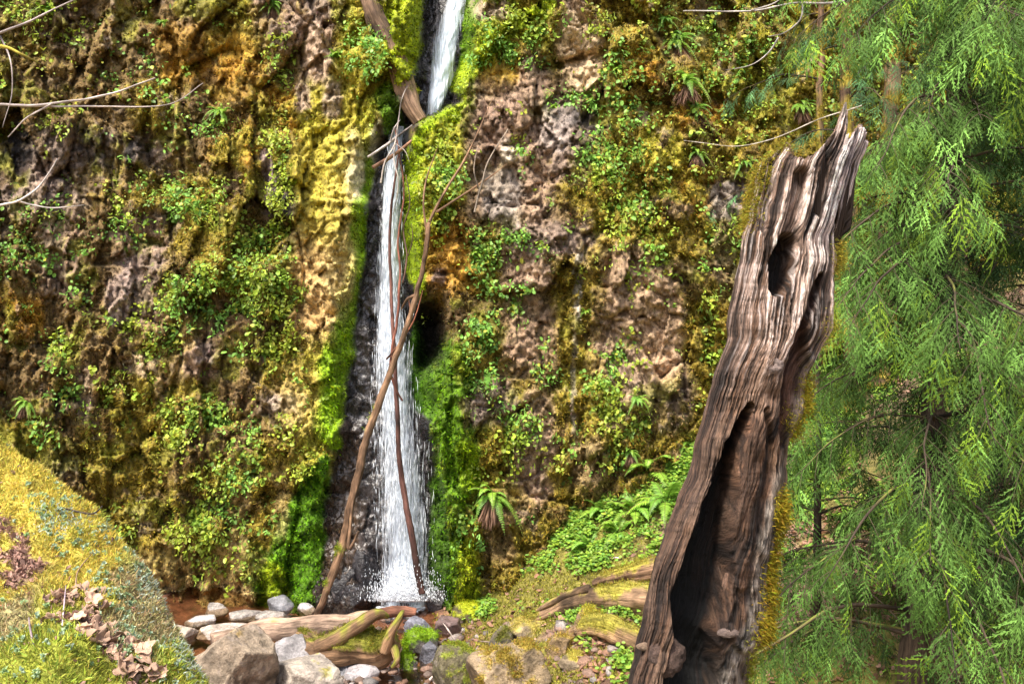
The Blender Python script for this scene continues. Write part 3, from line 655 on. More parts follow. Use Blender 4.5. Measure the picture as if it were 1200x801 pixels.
for k, (pa, sb, lb) in enumerate([
    (((446, 215, 13.0), (452, 190, 13.0), (463, 168, 13.0), (470, 120, 13.1), (478, 100, 13.2)), ((463, 168, 13.0), (474, 176, 12.9), (480, 190, 12.9)), 'thin grey twig poking up through the sticks at the top of the lower fall'),
    (((470, 330, 12.6), (478, 300, 12.6), (474, 270, 12.7), (480, 240, 12.6), (476, 205, 12.7)), ((478, 300, 12.6), (484, 280, 12.5), (483, 262, 12.5)), 'dark crooked twig beside the green mound of the lower fall'),
    (((452, 420, 12.7), (470, 400, 12.5), (486, 372, 12.4), (496, 340, 12.3)), ((470, 400, 12.5), (480, 376, 12.4), (479, 352, 12.4)), 'short red-brown twig crossing behind the leaning branch'),
    (((556, 250, 11.7), (562, 222, 11.7), (572, 190, 11.7), (596, 150, 11.8)), ((562, 222, 11.7), (556, 200, 11.7), (560, 172, 11.7)), 'fine pale twig standing against the wall right of the green mound')]):
    log('bare_twig', lb, 'twig', pp(*pa), [.016, .014, .010, .006], [(.4, .34, .3), (.12, .07, .05), (.26, .10, .06), (.42, .34, .26)][k], None, 0, 50, 7, .15, 80+k, .03, parts=[(pp(*sb), [.010, .007, .004])])
def gp(*a): return [hit(u, v, l) for u, v, l in a]
log('slope_log', 'thick mossy log with a split bare end lying down the right bank', 'log', gp((618, 728, .06), (655, 713, .07), (695, 704, .09), (735, 702, .11), (790, 706, .1)),
    [.06, .11, .15, .19, .19], (.27, .17, .10), (.28, .25, .04), .3, 90, 26, .16, 31, .03, .2, fuzz=3000,
    parts=[(gp((628, 716, .16), (655, 702, .24), (690, 690, .30)), [.02, .05, .06])])
log('slope_log', 'shorter moss-topped log above and behind the thick split log', 'log', gp((695, 684, .06), (725, 676, .12), (755, 668, .15), (800, 660, .15)),
    [.05, .10, .13, .14], (.25, .15, .09), (.30, .26, .04), .32, 70, 22, .16, 33, .03, .2, fuzz=1800)
log('mossy_root', 'low mossy root hump below the thick split log', 'root', gp((665, 745, .0), (690, 735, .10), (720, 738, .12), (750, 752, .05), (775, 765, .0)),
    [.05, .12, .14, .13, .06], (.24, .15, .08), (.28, .25, .04), .35, 60, 20, .25, 35, .05, .2, fuzz=2000)
log('bare_stick', 'pale bent twig standing on the bank between the mossy boulders', 'stick', gp((500, 800, .0), (520, 780, .12), (534, 758, .2))+gp((528, 742, .3), (520, 730, .3)), [.018, .018, .015, .012, .006], (.55, .45, .4), None, 0, 50, 8, .1, 36, .02)
log('bare_stick', 'thin pale stick lying on the mossy bank above the boulders', 'stick', gp((548, 690, .02), (570, 676, .04), (600, 655, .05)), [.014, .014, .008], (.5, .4, .3), None, 0, 30, 8, .1, 37, .02)
# twigs reaching in from trees on both sides
def twig(label, path, r0, base, seed, subs=(), moss=None):
    n = len(path); pts = pp(*path)
    return log('bare_twig', label, 'twig', pts, list(np.linspace(r0, r0*.35, n)), base, moss, .2, 60, 7, .15, seed, .03, 0, parts=[(pp(*s), list(np.linspace(r0*.6, r0*.2, len(s)))) for s in subs])
twig('long pale bare twig reaching in from the left edge over the wall', [(-120, 150, 7.5), (-20, 124, 7.6), (40, 124, 7.7), (100, 117, 7.8), (150, 104, 7.9), (182, 92, 8.)], .018, (.5, .42, .38), 61,
     [[(40, 124, 7.7), (90, 125, 7.8), (145, 126, 7.9), (200, 120, 8.), (238, 98, 8.1)], [(60, 122, 7.7), (30, 140, 7.7), (10, 162, 7.7)]])
twig('pale twig curving up across the wall at left, below the long one', [(-100, 262, 7.2), (0, 240, 7.3), (30, 232, 7.3), (52, 214, 7.4), (68, 186, 7.4)], .014, (.5, .44, .4), 62, [[(20, 235, 7.3), (60, 243, 7.4), (98, 240, 7.5)]])
twig('dark bare twig slanting up to the top left corner', [(-90, 80, 7.), (0, 40, 7.1), (40, 22, 7.2), (70, 8, 7.3), (110, -12, 7.4)], .014, (.34, .28, .26), 63, [[(0, 40, 7.1), (12, 70, 7.1), (14, 110, 7.1), (4, 150, 7.1)]])
twig('yellow mossy twig below the top left corner', [(-80, 40, 6.8), (0, 54, 6.9), (25, 64, 6.9), (50, 76, 7.)], .02, (.4, .32, .05), 64, moss=(.42, .36, .04))
twig('grey bare branch arching in over the wall at top right', [(1080, -60, 9.5), (1010, -6, 9.6), (975, 4, 9.6), (930, 3, 9.7), (880, 12, 9.7), (800, 14, 9.8)], .02, (.42, .38, .34), 65,
     [[(940, 2, 9.7), (938, 22, 9.7), (920, 38, 9.7), (900, 42, 9.7)], [(912, 44, 9.7), (900, 62, 9.7), (880, 76, 9.8), (850, 82, 9.8)], [(880, 12, 9.7), (905, 4, 9.7), (925, -10, 9.6)]])
twig('slim pale twig crossing the wall left of the dead snag', [(1010, 122, 8.6), (960, 140, 8.7), (900, 163, 8.8), (860, 172, 8.8), (800, 164, 8.9)], .008, (.5, .44, .36), 66)

# ================================================================ ROCKS
GR_ = (.33, .31, .31); TN = (.36, .28, .20); PL = (.33, .295, .265); DK = (.055, .05, .055); YM = (.28, .25, .035); GM = (.17, .29, .01)
rock('big tan boulder with rusty streaks beside the mossy bank', 205, 313, 737, 840, (.33, .26, .19), (.26, .18, .07), -.12, 6, 'boulder', .8, .35, 2, name='boulder')
rock('angular grey boulder right of the big tan one', 313, 367, 747, 792, GR_, (.24, .2, .1), -.25, 5, 'boulder', .8, -.2, 4, name='boulder', wet=.1)
rock('broad pale grey slab at the bottom edge, below the angular boulder', 308, 398, 771, 822, (.38, .33, .28), YM, -.22, 6, 'boulder', .8, .2, 5, name='boulder')
rock('small dark grey stone beside the broad slab', 390, 420, 772, 792, (.22, .22, .24), sub=4, seed=6, wet=.4)
rock('rounded speckled grey stone in the brown brook', 402, 442, 779, 797, (.40, .37, .38), sub=4, seed=7, ang=.4)
rock('flat white stone in the far left of the pool', 236, 264, 703, 716, PL, sub=4, seed=8, flat=0.07)
rock('flat pale stone right of the far left one in the pool', 262, 302, 712, 724, PL, sub=4, seed=9, flat=0.06)
rock('long low pale stone in front of the white pool stones', 212, 250, 717, 729, (.45, .41, .38), sub=4, seed=10, flat=0.05)
rock('pale stone half under the wet grey one in the pool', 296, 334, 712, 726, PL, sub=4, seed=12, flat=0.07)
rock('wet grey stone against the foot of the green moss', 312, 342, 698, 716, (.26, .26, .28), sub=4, seed=11, flat=0.2, wet=.7)
rock('small white stone in the pool beside the leaning branch', 346, 368, 706, 714, (.44, .42, .42), sub=4, seed=13, flat=0.06)
rock('large pale slab behind the mossy bank', 168, 226, 722, 748, (.33, .27, .22), sub=5, seed=14, flat=0.12)
rock('flat tan slab between the pale slab and the creek log', 220, 290, 727, 750, (.47, .39, .33), sub=5, seed=15, flat=0.08)
rock('black wet boulder right of the splash', 497, 522, 690, 716, DK, None, 0, 5, 'boulder', .8, 0, 16, wet=1., name='boulder')
rock('dark round stone in the splash', 461, 483, 702, 714, (.09, .08, .09), None, 0, 4, 'rock', .8, 0, 17, wet=1., ang=.3)
rock('reddish brown wet rock below the green moss', 509, 540, 722, 745, (.17, .11, .10), None, 0, 5, 'rock', .8, 0, 18, wet=.6)
rock('wet grey stone left of the reddish brown rock', 472, 508, 724, 746, (.20, .20, .24), None, 0, 5, 'rock', .8, 0, 19, wet=.9)
rock('vivid green mossy stone in the brook, upper one of two', 468, 512, 738, 766, (.09, .08, .07), GM, .25, 5, 'rock', .8, 0, 20, fuzz=1600)
rock('vivid green mossy stone in the brook, lower one of two', 466, 490, 762, 786, (.09, .08, .07), GM, .2, 5, 'rock', .8, 0, 22, fuzz=900)
rock('grey wet stone between the two green mossy ones', 490, 516, 752, 778, (.17, .17, .2), (.2, .25, .04), -.2, 5, 'rock', .8, 0, 23, wet=.7)
rock('round dark green mossy boulder at the bottom edge', 505, 558, 754, 812, (.14, .12, .07), (.20, .23, .03), .22, 6, 'boulder', .9, 0, 24, fuzz=3500, name='boulder', ang=.5)
rock('bright yellow-green moss cushion rock at the foot of the wall', 528, 568, 706, 728, (.14, .11, .06), (.34, .38, .015), .4, 5, 'rock', .8, 0, 25, fuzz=1500, ang=.3)
rock('dark pointed mossy rock behind the large golden boulder', 573, 604, 735, 776, (.12, .10, .07), (.15, .15, .03), .1, 5, 'rock', .8, .2, 26, fuzz=800)
rock('large slanting boulder covered in golden moss at the bottom edge', 545, 646, 752, 832, (.32, .24, .15), (.36, .27, .05), .18, 6, 'boulder', .8, -.35, 27, fuzz=6000, name='boulder')
rock('small golden mossy rock right of the large golden boulder', 641, 676, 741, 768, (.28, .19, .10), (.34, .25, .05), .18, 5, 'rock', .8, 0, 28, fuzz=900)
rock('low mossy rock beside the bare litter path', 655, 700, 764, 782, (.26, .2, .13), (.28, .24, .04), .1, 5, 'rock', .8, 0, 29, fuzz=600)
rock('broken mossy stone under the thick split log', 672, 712, 712, 742, (.26, .17, .10), (.34, .30, .04), .1, 5, 'rock', .8, 0, 30, fuzz=900)
rock('flat bank stone with thin olive moss above the dark pointed rock', 590, 660, 728, 752, (.30, .23, .15), (.33, .27, .06), .1, 5, 'rock', .8, 0, 34, fuzz=900)
# dark wet rocks under the waterfall, left of the splash
for k, (a, b, c, d, l) in enumerate([(384, 418, 660, 706, 'black wet rock at the foot of the fall behind the leaning branch'), (410, 446, 640, 706, 'tall black wet rock left of the splash'), (396, 436, 682, 710, 'low black wet rock in front of the tall one'), (352, 382, 672, 706, 'brown wet rock between the green moss and the leaning branch')]):
    rr = rock(l, a, b, c, d, (.022, .02, .023) if k < 3 else (.06, .04, .03), None, 0, 5, 'rock', .8, 0, 40+k, wet=1.)
# loose stones and grit of the brook
def grit(n):
    V0_, F0 = ico(1); u = R.uniform(300, 720, n); v = R.uniform(722, 835, n); keep = R.rand(n) < np.where(u < 560, .8, .35); u = u[keep]; v = v[keep]
    pts = np.array([hit(a, b) for a, b in zip(u, v)]); m = len(pts); sz = R.uniform(.015, .06, m)*(1+R.rand(m)**6*1.5)
    c = lerp(np.array([.20, .11, .07]), np.array([.27, .25, .24]), R.rand(m, 1)**1.5)*R.uniform(.4, 1.3, (m, 1))
    V, Fc, C = inst(V0_, F0, R.normal(0, 1, (m, 3))*np.array([1, 1, .2]), np.tile([0, 0, 1.], (m, 1))+R.normal(0, .2, (m, 3)), pts, np.stack([sz, sz*R.uniform(.7, 1.4, m), sz*.55], -1), c)
    V = V+.02*V3(fbm(V*30, 2, 3), fbm(V*30+4, 2, 3), fbm(V*30+8, 2, 3))
    o = mk('gravel', V, Fc, M['rock'], col=C); tag(o, 'loose brown and grey pebbles along the brook', 'pebbles', kind='stuff')
grit(1000)

# ================================================================ FERNS
def frond(L, az, el, droop, col, seed, wid=.17, n=24):
    rs = np.random.RandomState(seed); t = np.linspace(0, 1, n+2)[1:]
    h = L*(t*math.cos(el)*(1-.12*t)); z = L*(t*math.sin(el)-droop*t*t)
    c = V3(h*math.cos(az), h*math.sin(az), z); T = nrm(np.gradient(c, axis=0)); S = nrm(np.cross(T, np.array([0, 0, 1.]))); Up = np.cross(S, T)
    B = Batch(); r = .0045*L*2
    ring = np.concatenate([c+S*r*(1.2-t[:, None]), c+Up*r, c-S*r*(1.2-t[:, None])]); k = len(c); i = np.arange(k-1)
    B.add(ring, np.concatenate([np.stack([i, i+1, i+1+k, i+k], -1), np.stack([i+k, i+1+k, i+1+2*k, i+2*k], -1)]), np.array([[.16, .14, .04]]))
    prof = np.clip(np.minimum(t/.16, 1)*(1-t)**.75*1.25, .03, 1)*wid*L*2
    for s in (-1, 1):
        D = nrm(S*s+T*.35-Up*(.12+.2*rs.rand(k, 1))); le = prof*rs.uniform(.85, 1.15, k)
        cc = np.array(col)[None]*rs.uniform(.7, 1.3, (k, 1))
        V, Fc, C = inst(np.array([(-.5, 0, 0), (.5, .02, 0), (.34, .6, .05), (0, 1, -.1), (-.4, .55, .05)]), np.array([(0, 1, 2, 4)]), D, Up, c, np.stack([np.full(k, L/n*.8), le, le], -1), cc)
        B.add(V, [Fc, np.arange(k)[:, None]*5+np.array([[4, 2, 3]])], C)
    return B
def fern_proto(kind, seed):
    rs = np.random.RandomState(seed); root = empty('sword_fern'); n = 15 if kind == 'ground' else 13
    for k in range(n):
        if kind == 'ground': az = 2*math.pi*k/n+rs.uniform(-.2, .2); el = rs.uniform(.35, 1.25)
        else: az = -math.pi/2+rs.uniform(-1.5, 1.5); el = rs.uniform(-.1, 1.2)
        L = rs.uniform(.8, 1.25); dr = rs.uniform(.45, .95)*(1 if kind == 'ground' else 1.15)
        g = rs.rand(); col = (.17+.14*g, .38+.12*g, .05)
        frond(L, az, el, dr, col, seed*50+k, .085).build('frond', M['leaf'], root)
    if kind == 'skirt':
        m = 220; a = rs.uniform(-2.9, -.2, m); pos = V3(np.cos(a)*.06, np.sin(a)*.06, 0*a-.02)
        D = nrm(V3(np.cos(a)*.4, np.sin(a)*.4, 0*a-1)+rs.normal(0, .12, (m, 3)))
        c = np.array([[.26, .15, .10]])*rs.uniform(.4, 1.5, (m, 1))
        V, Fc, C = inst(LEAF_V, LEAF_F, D, rs.normal(0, 1, (m, 3)), pos, np.stack([np.full(m, .05), rs.uniform(.4, 1.0, m), np.full(m, .3)], -1), c)
        mk('dead_fronds', V, Fc, M['dead'], root, col=C)
    return root
def dup(root, loc, rz, s, label, group):
    r = root.copy(); COL.objects.link(r)
    for ch in list(root.children):
        c = ch.copy(); COL.objects.link(c); c.parent = r
    return r
PROTO = {}; used = set()
def fern(kind, loc, size, rz, label, tilt=0.):
    v = R.randint(2); key = (kind, v)
    if key not in PROTO: PROTO[key] = fern_proto(kind, 5+v*3+len(kind)); o = PROTO[key]
    else: o = dup(PROTO[key], loc, rz, size, label, None)
    o.location = loc; o.rotation_euler = (tilt, 0, rz); o.scale = (size,)*3
    tag(o, label, 'fern', 'ferns on the slope' if kind == 'ground' else 'ferns hanging on the rock wall')
for (k, u, v, s, l) in [
    ('skirt', 580, 577, .55, 'big sword fern with a brown skirt of dead fronds low on the right wall'),
    ('skirt', 790, 45, .5, 'fern with dead fronds near the top edge, above the wall ferns'),
    ('skirt', 806, 92, .48, 'large fern on the wall, just right of the pale rock plate top'),
    ('skirt', 812, 125, .42, 'fern with a long brown skirt hanging below the large wall fern'),
    ('wall', 775, 25, .34, 'small fern at the top edge left of the ferns with brown skirts'),
    ('skirt', 815, 175, .3, 'drooping fern over the grey hollow left of the snag top'),
    ('skirt', 318, 8, .34, 'pale shaggy fern at the top edge left of the upper log'),
    ('wall', 262, 136, .42, 'blue-green fern clump sticking out of the upper left wall'),
    ('wall', 193, 28, .2, 'tiny blue-green fern near the top of the left wall'),
    ('skirt', 36, 470, .28, 'small fern with red-brown skirt at the left edge of the wall'),
    ('skirt', 308, 415, .24, 'small fern with an orange tuft in the dark hollow of the left wall'),
    ('wall', 395, 65, .3, 'pale fern tuft beside the bare grey plate left of the upper log'),
    ('wall', 470, 245, .2, 'tiny fern on the green mound beside the lower fall'),
    ('wall', 555, 300, .26, 'small fern right of the orange rock'),
    ('wall', 685, 368, .22, 'little fern above the bare columns of the right wall'),
    ('wall', 790, 330, .34, 'fern on the ledge above the bare pinkish rock columns'),
    ('wall', 745, 470, .3, 'fern under the bare pinkish columns'),
    ('skirt', 740, 525, .26, 'small fern with dry fronds where the wall meets the slope'),
    ('wall', 870, 190, .4, 'fern half hidden behind the left shoulder of the snag'),
    ('skirt', 935, 125, .42, 'fern with brown dead fronds between the wall and the snag tip'),
    ('wall', 880, 265, .32, 'fern hanging under the grey hollow behind the snag'),
    ('wall', 724, 88, .26, 'fern tuft just right of the bare pale plate'),
    ('wall', 652, 130, .2, 'tiny fern left of the bare pale plate'),
    ('wall', 60, 20, .4, 'bluish fern behind the twigs in the top left corner')]:
    p = cpt(u, v, .05); fern(k, p, s, R.uniform(-.3, .3), l)
for (u, v, s, l) in [
    (720, 570, .62, 'large arching sword fern at the top of the green slope'), (765, 555, .75, 'largest sword fern, just left of the dead snag'),
    (800, 530, .6, 'sword fern partly behind the left edge of the snag'), (705, 600, .42, 'sword fern among the ground leaves, lowest on the slope'),
    (670, 590, .36, 'small fern at the wall foot, left end of the slope ferns'), (745, 600, .5, 'bright fern above the mossy log'),
    (690, 640, .34, 'small bright fern in front of the ground leaves'), (825, 490, .5, 'fern against the wall behind the snag'),
    (940, 590, .5, 'bright green fern right of the snag, under the conifer'), (965, 540, .55, 'upper fern right of the snag'), (1000, 610, .4, 'fern in the shade under the conifer'),
    (930, 660, .35, 'small fern low behind the right side of the snag'), (650, 612, .4, 'fern spreading over the leaf patch at the left end of the green slope'), (735, 548, .6, 'tall fern against the wall foot, behind the arching ferns'),
    (780, 590, .6, 'light green fern touching the left side of the snag'), (725, 625, .42, 'low fern just above the shorter mossy log'), (790, 500, .6, 'uppermost fern of the green slope left of the snag'), (690, 560, .42, 'fern below the dry fronds at the wall foot')]:
    fern('ground', hit(u, v), s*1.3, R.uniform(0, 6), l)

# ================================================================ COVER ON THE SLOPE
def slope_stuff():
    n = 420000; x = R.uniform(-1.2, 11, n); y = R.uniform(5.5, 14.0, n); z = terr(x, y)
    u = U0+x/y*F; v = V0-(z-CZ)/y*F
    ins = (u > 480) & (u < 1260) & (v < 860) & (v > 300); x, y, z, u, v = x[ins], y[ins], z[ins], u[ins], v[ins]
    p3 = V3(x, y, z); n1 = fbm(p3*1.7, 3, 201); n2 = fbm(p3*4, 3, 202)
    d = np.zeros(len(u))
    for (a, b, ra, rb, s) in [(600, 645, 40, 14, .7), (690, 655, 80, 16, .55), (640, 610, 95, 26, 1), (740, 585, 80, 44, 1), (800, 560, 60, 50, 1), (640, 635, 50, 12, .8), (700, 650, 50, 14, .5), (745, 650, 40, 12, .6), (945, 560, 40, 40, .8), (950, 480, 50, 40, .6), (1010, 430, 60, 40, .5), (1130, 470, 60, 50, .3),
                              (735, 785, 22, 22, .6), (710, 760, 22, 10, .4), (612, 775, 14, 8, .6), (700, 720, 60, 14, .4), (560, 715, 14, 10, .5), (1030, 600, 30, 30, .3), (570, 650, 20, 12, .5)]:
        d = np.maximum(d, s*np.exp(-(((u-a)/ra)**2+((v-b)/rb)**2)**1.5))
    area = y*y*.006
    kp = R.rand(len(u)) < np.clip(d*(.06+.94*sst(-.16, .12, n2+.4*n1)), 0, 1)*.34
    ctr = p3[kp]; m0 = len(ctr); nl = 5; c0 = np.repeat(ctr, nl, 0); m = len(c0); print('ground plants', m0)
    pos = c0+R.normal(0, .04, (m, 3))*np.array([1, 1, .3])+np.array([0, 0, 1.])*R.uniform(.02, .13, (m, 1))
    D = nrm(R.normal(0, 1, (m, 3))*np.array([1, 1, .2])+np.array([0, -.3, -.1])); Nn = nrm(R.normal(0, .3, (m, 3))+np.array([0, -.35, 1]))
    c = lerp(np.array([.15, .34, .05]), np.array([.32, .44, .05]), R.rand(m, 1))*R.uniform(.45, 1.25, (m, 1))
    V, Fc, C = inst(LEAF_V, LEAF_F, D, Nn, pos, R.uniform(.035, .07, m), c)
    o = mk('ground_plants', V, Fc, M['leaf'], col=C); tag(o, 'low bright green leafy ground cover on the right slope', 'plants', kind='stuff')
    # litter
    q = np.full(len(u), .10); q = np.maximum(q, .9*np.exp(-(((u-715)/60)**2+((v-775)/50)**2)**1.5)); q = np.maximum(q, .8*np.exp(-(((u-980)/110)**2+((v-700)/130)**2)**2)); q = np.maximum(q, .35*sst(950, 1100, u)*sst(500, 620, v))
    q = np.maximum(q, .22*np.exp(-(((u-600)/60)**2+((v-690)/50)**2)))
    kp = R.rand(len(u)) < q*.22*(.4+.6*sst(-.2, .2, n1)); pos = p3[kp]+np.array([0, 0, .015]); m = len(pos); print('litter', m)
    D = nrm(R.normal(0, 1, (m, 3))*np.array([1, 1, .35])); Nn = nrm(R.normal(0, .5, (m, 3))+np.array([0, 0, 1]))
    c = lerp(np.array([.42, .25, .18]), np.array([.22, .11, .06]), R.rand(m, 1))*R.uniform(.5, 1.5, (m, 1))
    sz = R.uniform(.03, .10, m)
    V, Fc, C = inst(LEAF_V, LEAF_F, D, Nn, pos, np.stack([sz*R.uniform(.5, 1.2, m), sz, sz*R.uniform(-2, 3, m)], -1), c)
    o = mk('leaf_litter', V, Fc, M['dead'], col=C); tag(o, 'pinkish brown fallen leaves on the slope', 'leaf litter', kind='stuff')
    # moss
    q = sst(-.15, .2, fbm(p3*1.3, 4, 31)+.35*np.exp(-((x-.6)/1.2)**2)+fbm(p3*5, 3, 37)*.4)*(u < 830)*(1-d*.8)
    kp = R.rand(len(u)) < q*.5; pos = p3[kp]; m = len(pos); print('moss', m)
    c = lerp(np.array([.36, .32, .05]), np.array([.20, .22, .03]), R.rand(m, 1))*R.uniform(.5, 1.6, (m, 1))
    V, Fc, C = blades(pos+R.normal(0, .01, (m, 3)), np.tile([0, 0, 1.], (m, 1)), .045, .013, c, (0, -.3, 0), .7)
    o = mk('slope_moss', V, Fc, M['fuzz'], col=C); tag(o, 'olive and golden moss on the right bank', 'moss', kind='stuff')
slope_stuff()

for k in range(16):
    u = R.uniform(560, 760) if k < 11 else R.uniform(900, 1080); v = R.uniform(650, 790) if k < 11 else R.uniform(600, 780); a = R.uniform(0, 6); l = R.uniform(8, 22)
    log('fallen_twig', 'small dry twig lying on the mossy ground of the right bank', 'twig', gp((u, v, .03), (u+l*math.cos(a)*.6, v+l*math.sin(a)*.25, .06), (u+l*math.cos(a)*1.3, v+l*math.sin(a)*.5, .03)), [.010, .009, .005],
        [(.42, .33, .27), (.24, .15, .10), (.5, .42, .36)][k % 3], None, 0, 16, 6, .1, 90+k, .01, group='twigs lying on the right bank')
# ================================================================ MOSSY BANK IN FRONT AT LEFT
def bank():
    S = np.array([(-420, 330), (-260, 395), (-120, 455), (0, 520), (50, 552), (100, 590), (150, 652), (190, 720), (235, 801), (290, 900), (360, 1040)], float)
    Ys = [4.8, 4.3, 3.9, 3.55, 3.45, 3.3, 3.1, 2.9, 2.7, 2.5, 2.4]
    na = 330; a = np.linspace(0, 1, na); cs = cr(S, na); ys = np.interp(a, np.linspace(0, 1, len(Ys)), Ys)
    t = np.concatenate([-np.linspace(1, 0, 40, endpoint=False)**1.4*1.8, np.linspace(0, 1, 300)**1.25*760]); nt = len(t)
    A = np.repeat(cs[:, None], nt, 1); T = np.broadcast_to(t[None], (na, nt)); ins = np.maximum(T, 0)
    u = A[..., 0]-.76*ins; v = A[..., 1]+.65*ins
    Y = ys[:, None]-1.35*(1-np.exp(-ins/300))-.12*np.sqrt(ins/25+0*ins)*np.exp(-ins/200)
    W = V3((u-U0)/F*Y, Y, CZ-(v-V0)/F*Y)
    s = np.maximum(-T, 0)[..., None]; ray = nrm(W-np.array([0, 0, CZ]))
    W = W+ray*s*.7+s**2*np.array([.35, .15, -1.25])
    n = fbm(W*1.6, 4, 301); n2 = fbm(W*6, 4, 302); n3 = fbm(W*20, 3, 303)
    W0 = W.copy()
    C_grey = sst(.05, .3, fbm(W*3.1+8, 4, 309))
    W = W+(.16*n+.07*n2+.015*n3)[..., None]*nrm(np.array([.45, -.45, .8]))*np.minimum(1, .55+ins/60+s[..., 0]*2)[..., None]
    du = np.gradient(W, axis=0); dv = np.gradient(W, axis=1); Nn = nrm(np.cross(du, dv)); Nn = np.where((Nn@np.array([.3, -.3, .9]))[..., None] < 0, -Nn, Nn)
    gold = np.array([.42, .35, .07]); green = np.array([.25, .27, .045]); soil = np.array([.20, .13, .10])
    C = lerp(gold, green, sst(-.15, .25, n+.5*n2+sst(620, 800, v)*.35-.1)[..., None])
    C = lerp(C, np.array([.26, .21, .13]), (C_grey*.75)[..., None])
    def bd(path, wd):
        best = np.zeros_like(u)
        for k in range(len(path)-1):
            p, q = np.array(path[k], float), np.array(path[k+1], float); d = q-p
            tt = np.clip(((u-p[0])*d[0]+(v-p[1])*d[1])/(d@d), 0, 1); dist = np.hypot(u-p[0]-tt*d[0], v-p[1]-tt*d[1])+45*n2+30*n
            best = np.maximum(best, sst(wd*1.2, wd*.6, dist))
        return best
    sw = bd([(-60, 560), (10, 640), (60, 690), (100, 740), (150, 800), (180, 860)], 24)
    sw = sw*sst(-.22, .08, n2+.6*n3)
    C = lerp(C, soil*(1+.6*n2[..., None]), (sw*.9)[..., None]); C = C*(1+.35*n3[..., None])
    o = mk('mossy_bank', W.reshape(-1, 3), gridfaces(na, nt), M['moss'], col=np.clip(C, .01, 1).reshape(-1, 3)); tag(o, kind='structure')
    vis = (u > -130) & (v < 900) & (u < 330) & (T > -.5)
    ii = np.where(vis.ravel())[0]; Wf = W.reshape(-1, 3); Nf = Nn.reshape(-1, 3); Cf = C.reshape(-1, 3); swf = sw.ravel(); n2f = n2.ravel(); uf, vf = u.ravel(), v.ravel()
    # area weight
    ar = (np.linalg.norm(du, axis=-1)*np.linalg.norm(dv, axis=-1)).ravel()
    def pick(m, w):
        p = ar[ii]*w[ii]; return R.choice(ii, m, p=p/p.sum())
    k = pick(85000, 1-.93*swf); m = len(k)
    c = Cf[k]*R.uniform(.6, 1.7, (m, 1))*(1+R.normal(0, .1, (m, 3)))
    V, Fc, Cc = blades(Wf[k]+R.normal(0, .006, (m, 3)), Nf[k], .020, .0042, np.clip(c, .01, .8), (0, 0, .2), .75)
    o = mk('bank_moss', V, Fc, M['fuzz'], col=Cc); tag(o, 'thick golden yellow and green moss on the near bank', 'moss', kind='stuff')
    # stonecrop rosettes
    w = .0*uf
    for (a_, b_, r_, s_) in [(60, 600, 22, 1), (45, 580, 16, .7), (75, 640, 18, .8), (150, 640, 18, .8), (165, 680, 16, .9), (125, 620, 14, .6), (145, 700, 22, .8), (120, 700, 18, .6), (150, 760, 22, .7), (110, 650, 16, .5), (30, 780, 40, .5), (60, 760, 30, .5), (200, 790, 26, .8), (95, 570, 12, .4)]:
        w = np.maximum(w, s_*np.exp(-((uf-a_)**2+(vf-b_)**2)/r_**2))
    k = pick(520, w+.006); nl = 14; m = len(k)*nl; c0 = np.repeat(Wf[k]+Nf[k]*.012, nl, 0); Nk = np.repeat(Nf[k], nl, 0)
    D = nrm(Nk*.5+R.normal(0, .8, (m, 3))); cc = np.repeat(lerp(np.array([.55, .68, .52]), np.array([.36, .52, .22]), R.rand(len(k), 1)), nl, 0)*R.uniform(.7, 1.2, (m, 1))
    V, Fc, Cc = inst(LEAF_V*np.array([1, 1, 2]), LEAF_F, D, Nk, c0, np.stack([np.full(m, .010), R.uniform(.008, .016, m), np.full(m, .010)], -1), cc)
    o = mk('stonecrop', V, Fc, M['leaf'], col=Cc); tag(o, 'pale blue-green stonecrop rosettes scattered over the near bank', 'plants', kind='stuff')
    # curly lichen
    w = np.exp(-((uf-70)**2/30**2+(vf-615)**2/14**2))+np.exp(-((uf-215)**2/20**2+(vf-775)**2/25**2))+.7*np.exp(-((uf-172)**2/14**2+(vf-690)**2/30**2))
    k = pick(2200, w); m = len(k)
    V, Fc, Cc = blades(Wf[k]+Nf[k]*R.uniform(0, .02, (m, 1)), Nf[k], .018, .004, np.array([[.55, .62, .5]])*R.uniform(.6, 1.2, (m, 1)), (0, 0, 0), 1.2)
    o = mk('lichen', V, Fc, M['fuzz'], col=Cc); tag(o, 'pale grey-green curly lichen on the edge of the near bank', 'lichen', kind='stuff')
    # fine litter in the soil patch
    k = pick(3200, swf**2+.01); m = len(k)
    c = lerp(np.array([.50, .30, .24]), np.array([.24, .14, .10]), R.rand(m, 1))*R.uniform(.5, 1.3, (m, 1)); sz = R.uniform(.008, .028, m)
    V, Fc, Cc = inst(LEAF_V*np.array([1, 1, 2.5]), LEAF_F, R.normal(0, 1, (m, 3)), Nf[k]+R.normal(0, .5, (m, 3)), Wf[k]+Nf[k]*.005, np.stack([sz*R.uniform(.15, .9, m), sz, sz*R.uniform(-1, 2, m)], -1), c)
    o = mk('bank_litter', V, Fc, M['dead'], col=Cc); tag(o, 'crumbled brown leaf bits and needles on the near bank', 'leaf litter', kind='stuff')
    def at(uu, vv, up=0.):
        q = ii[np.argmin((uf[ii]-uu)**2+(vf[ii]-vv)**2)]; return Wf[q]+Nf[q]*up, Nf[q]
    return at
bank_at = bank()
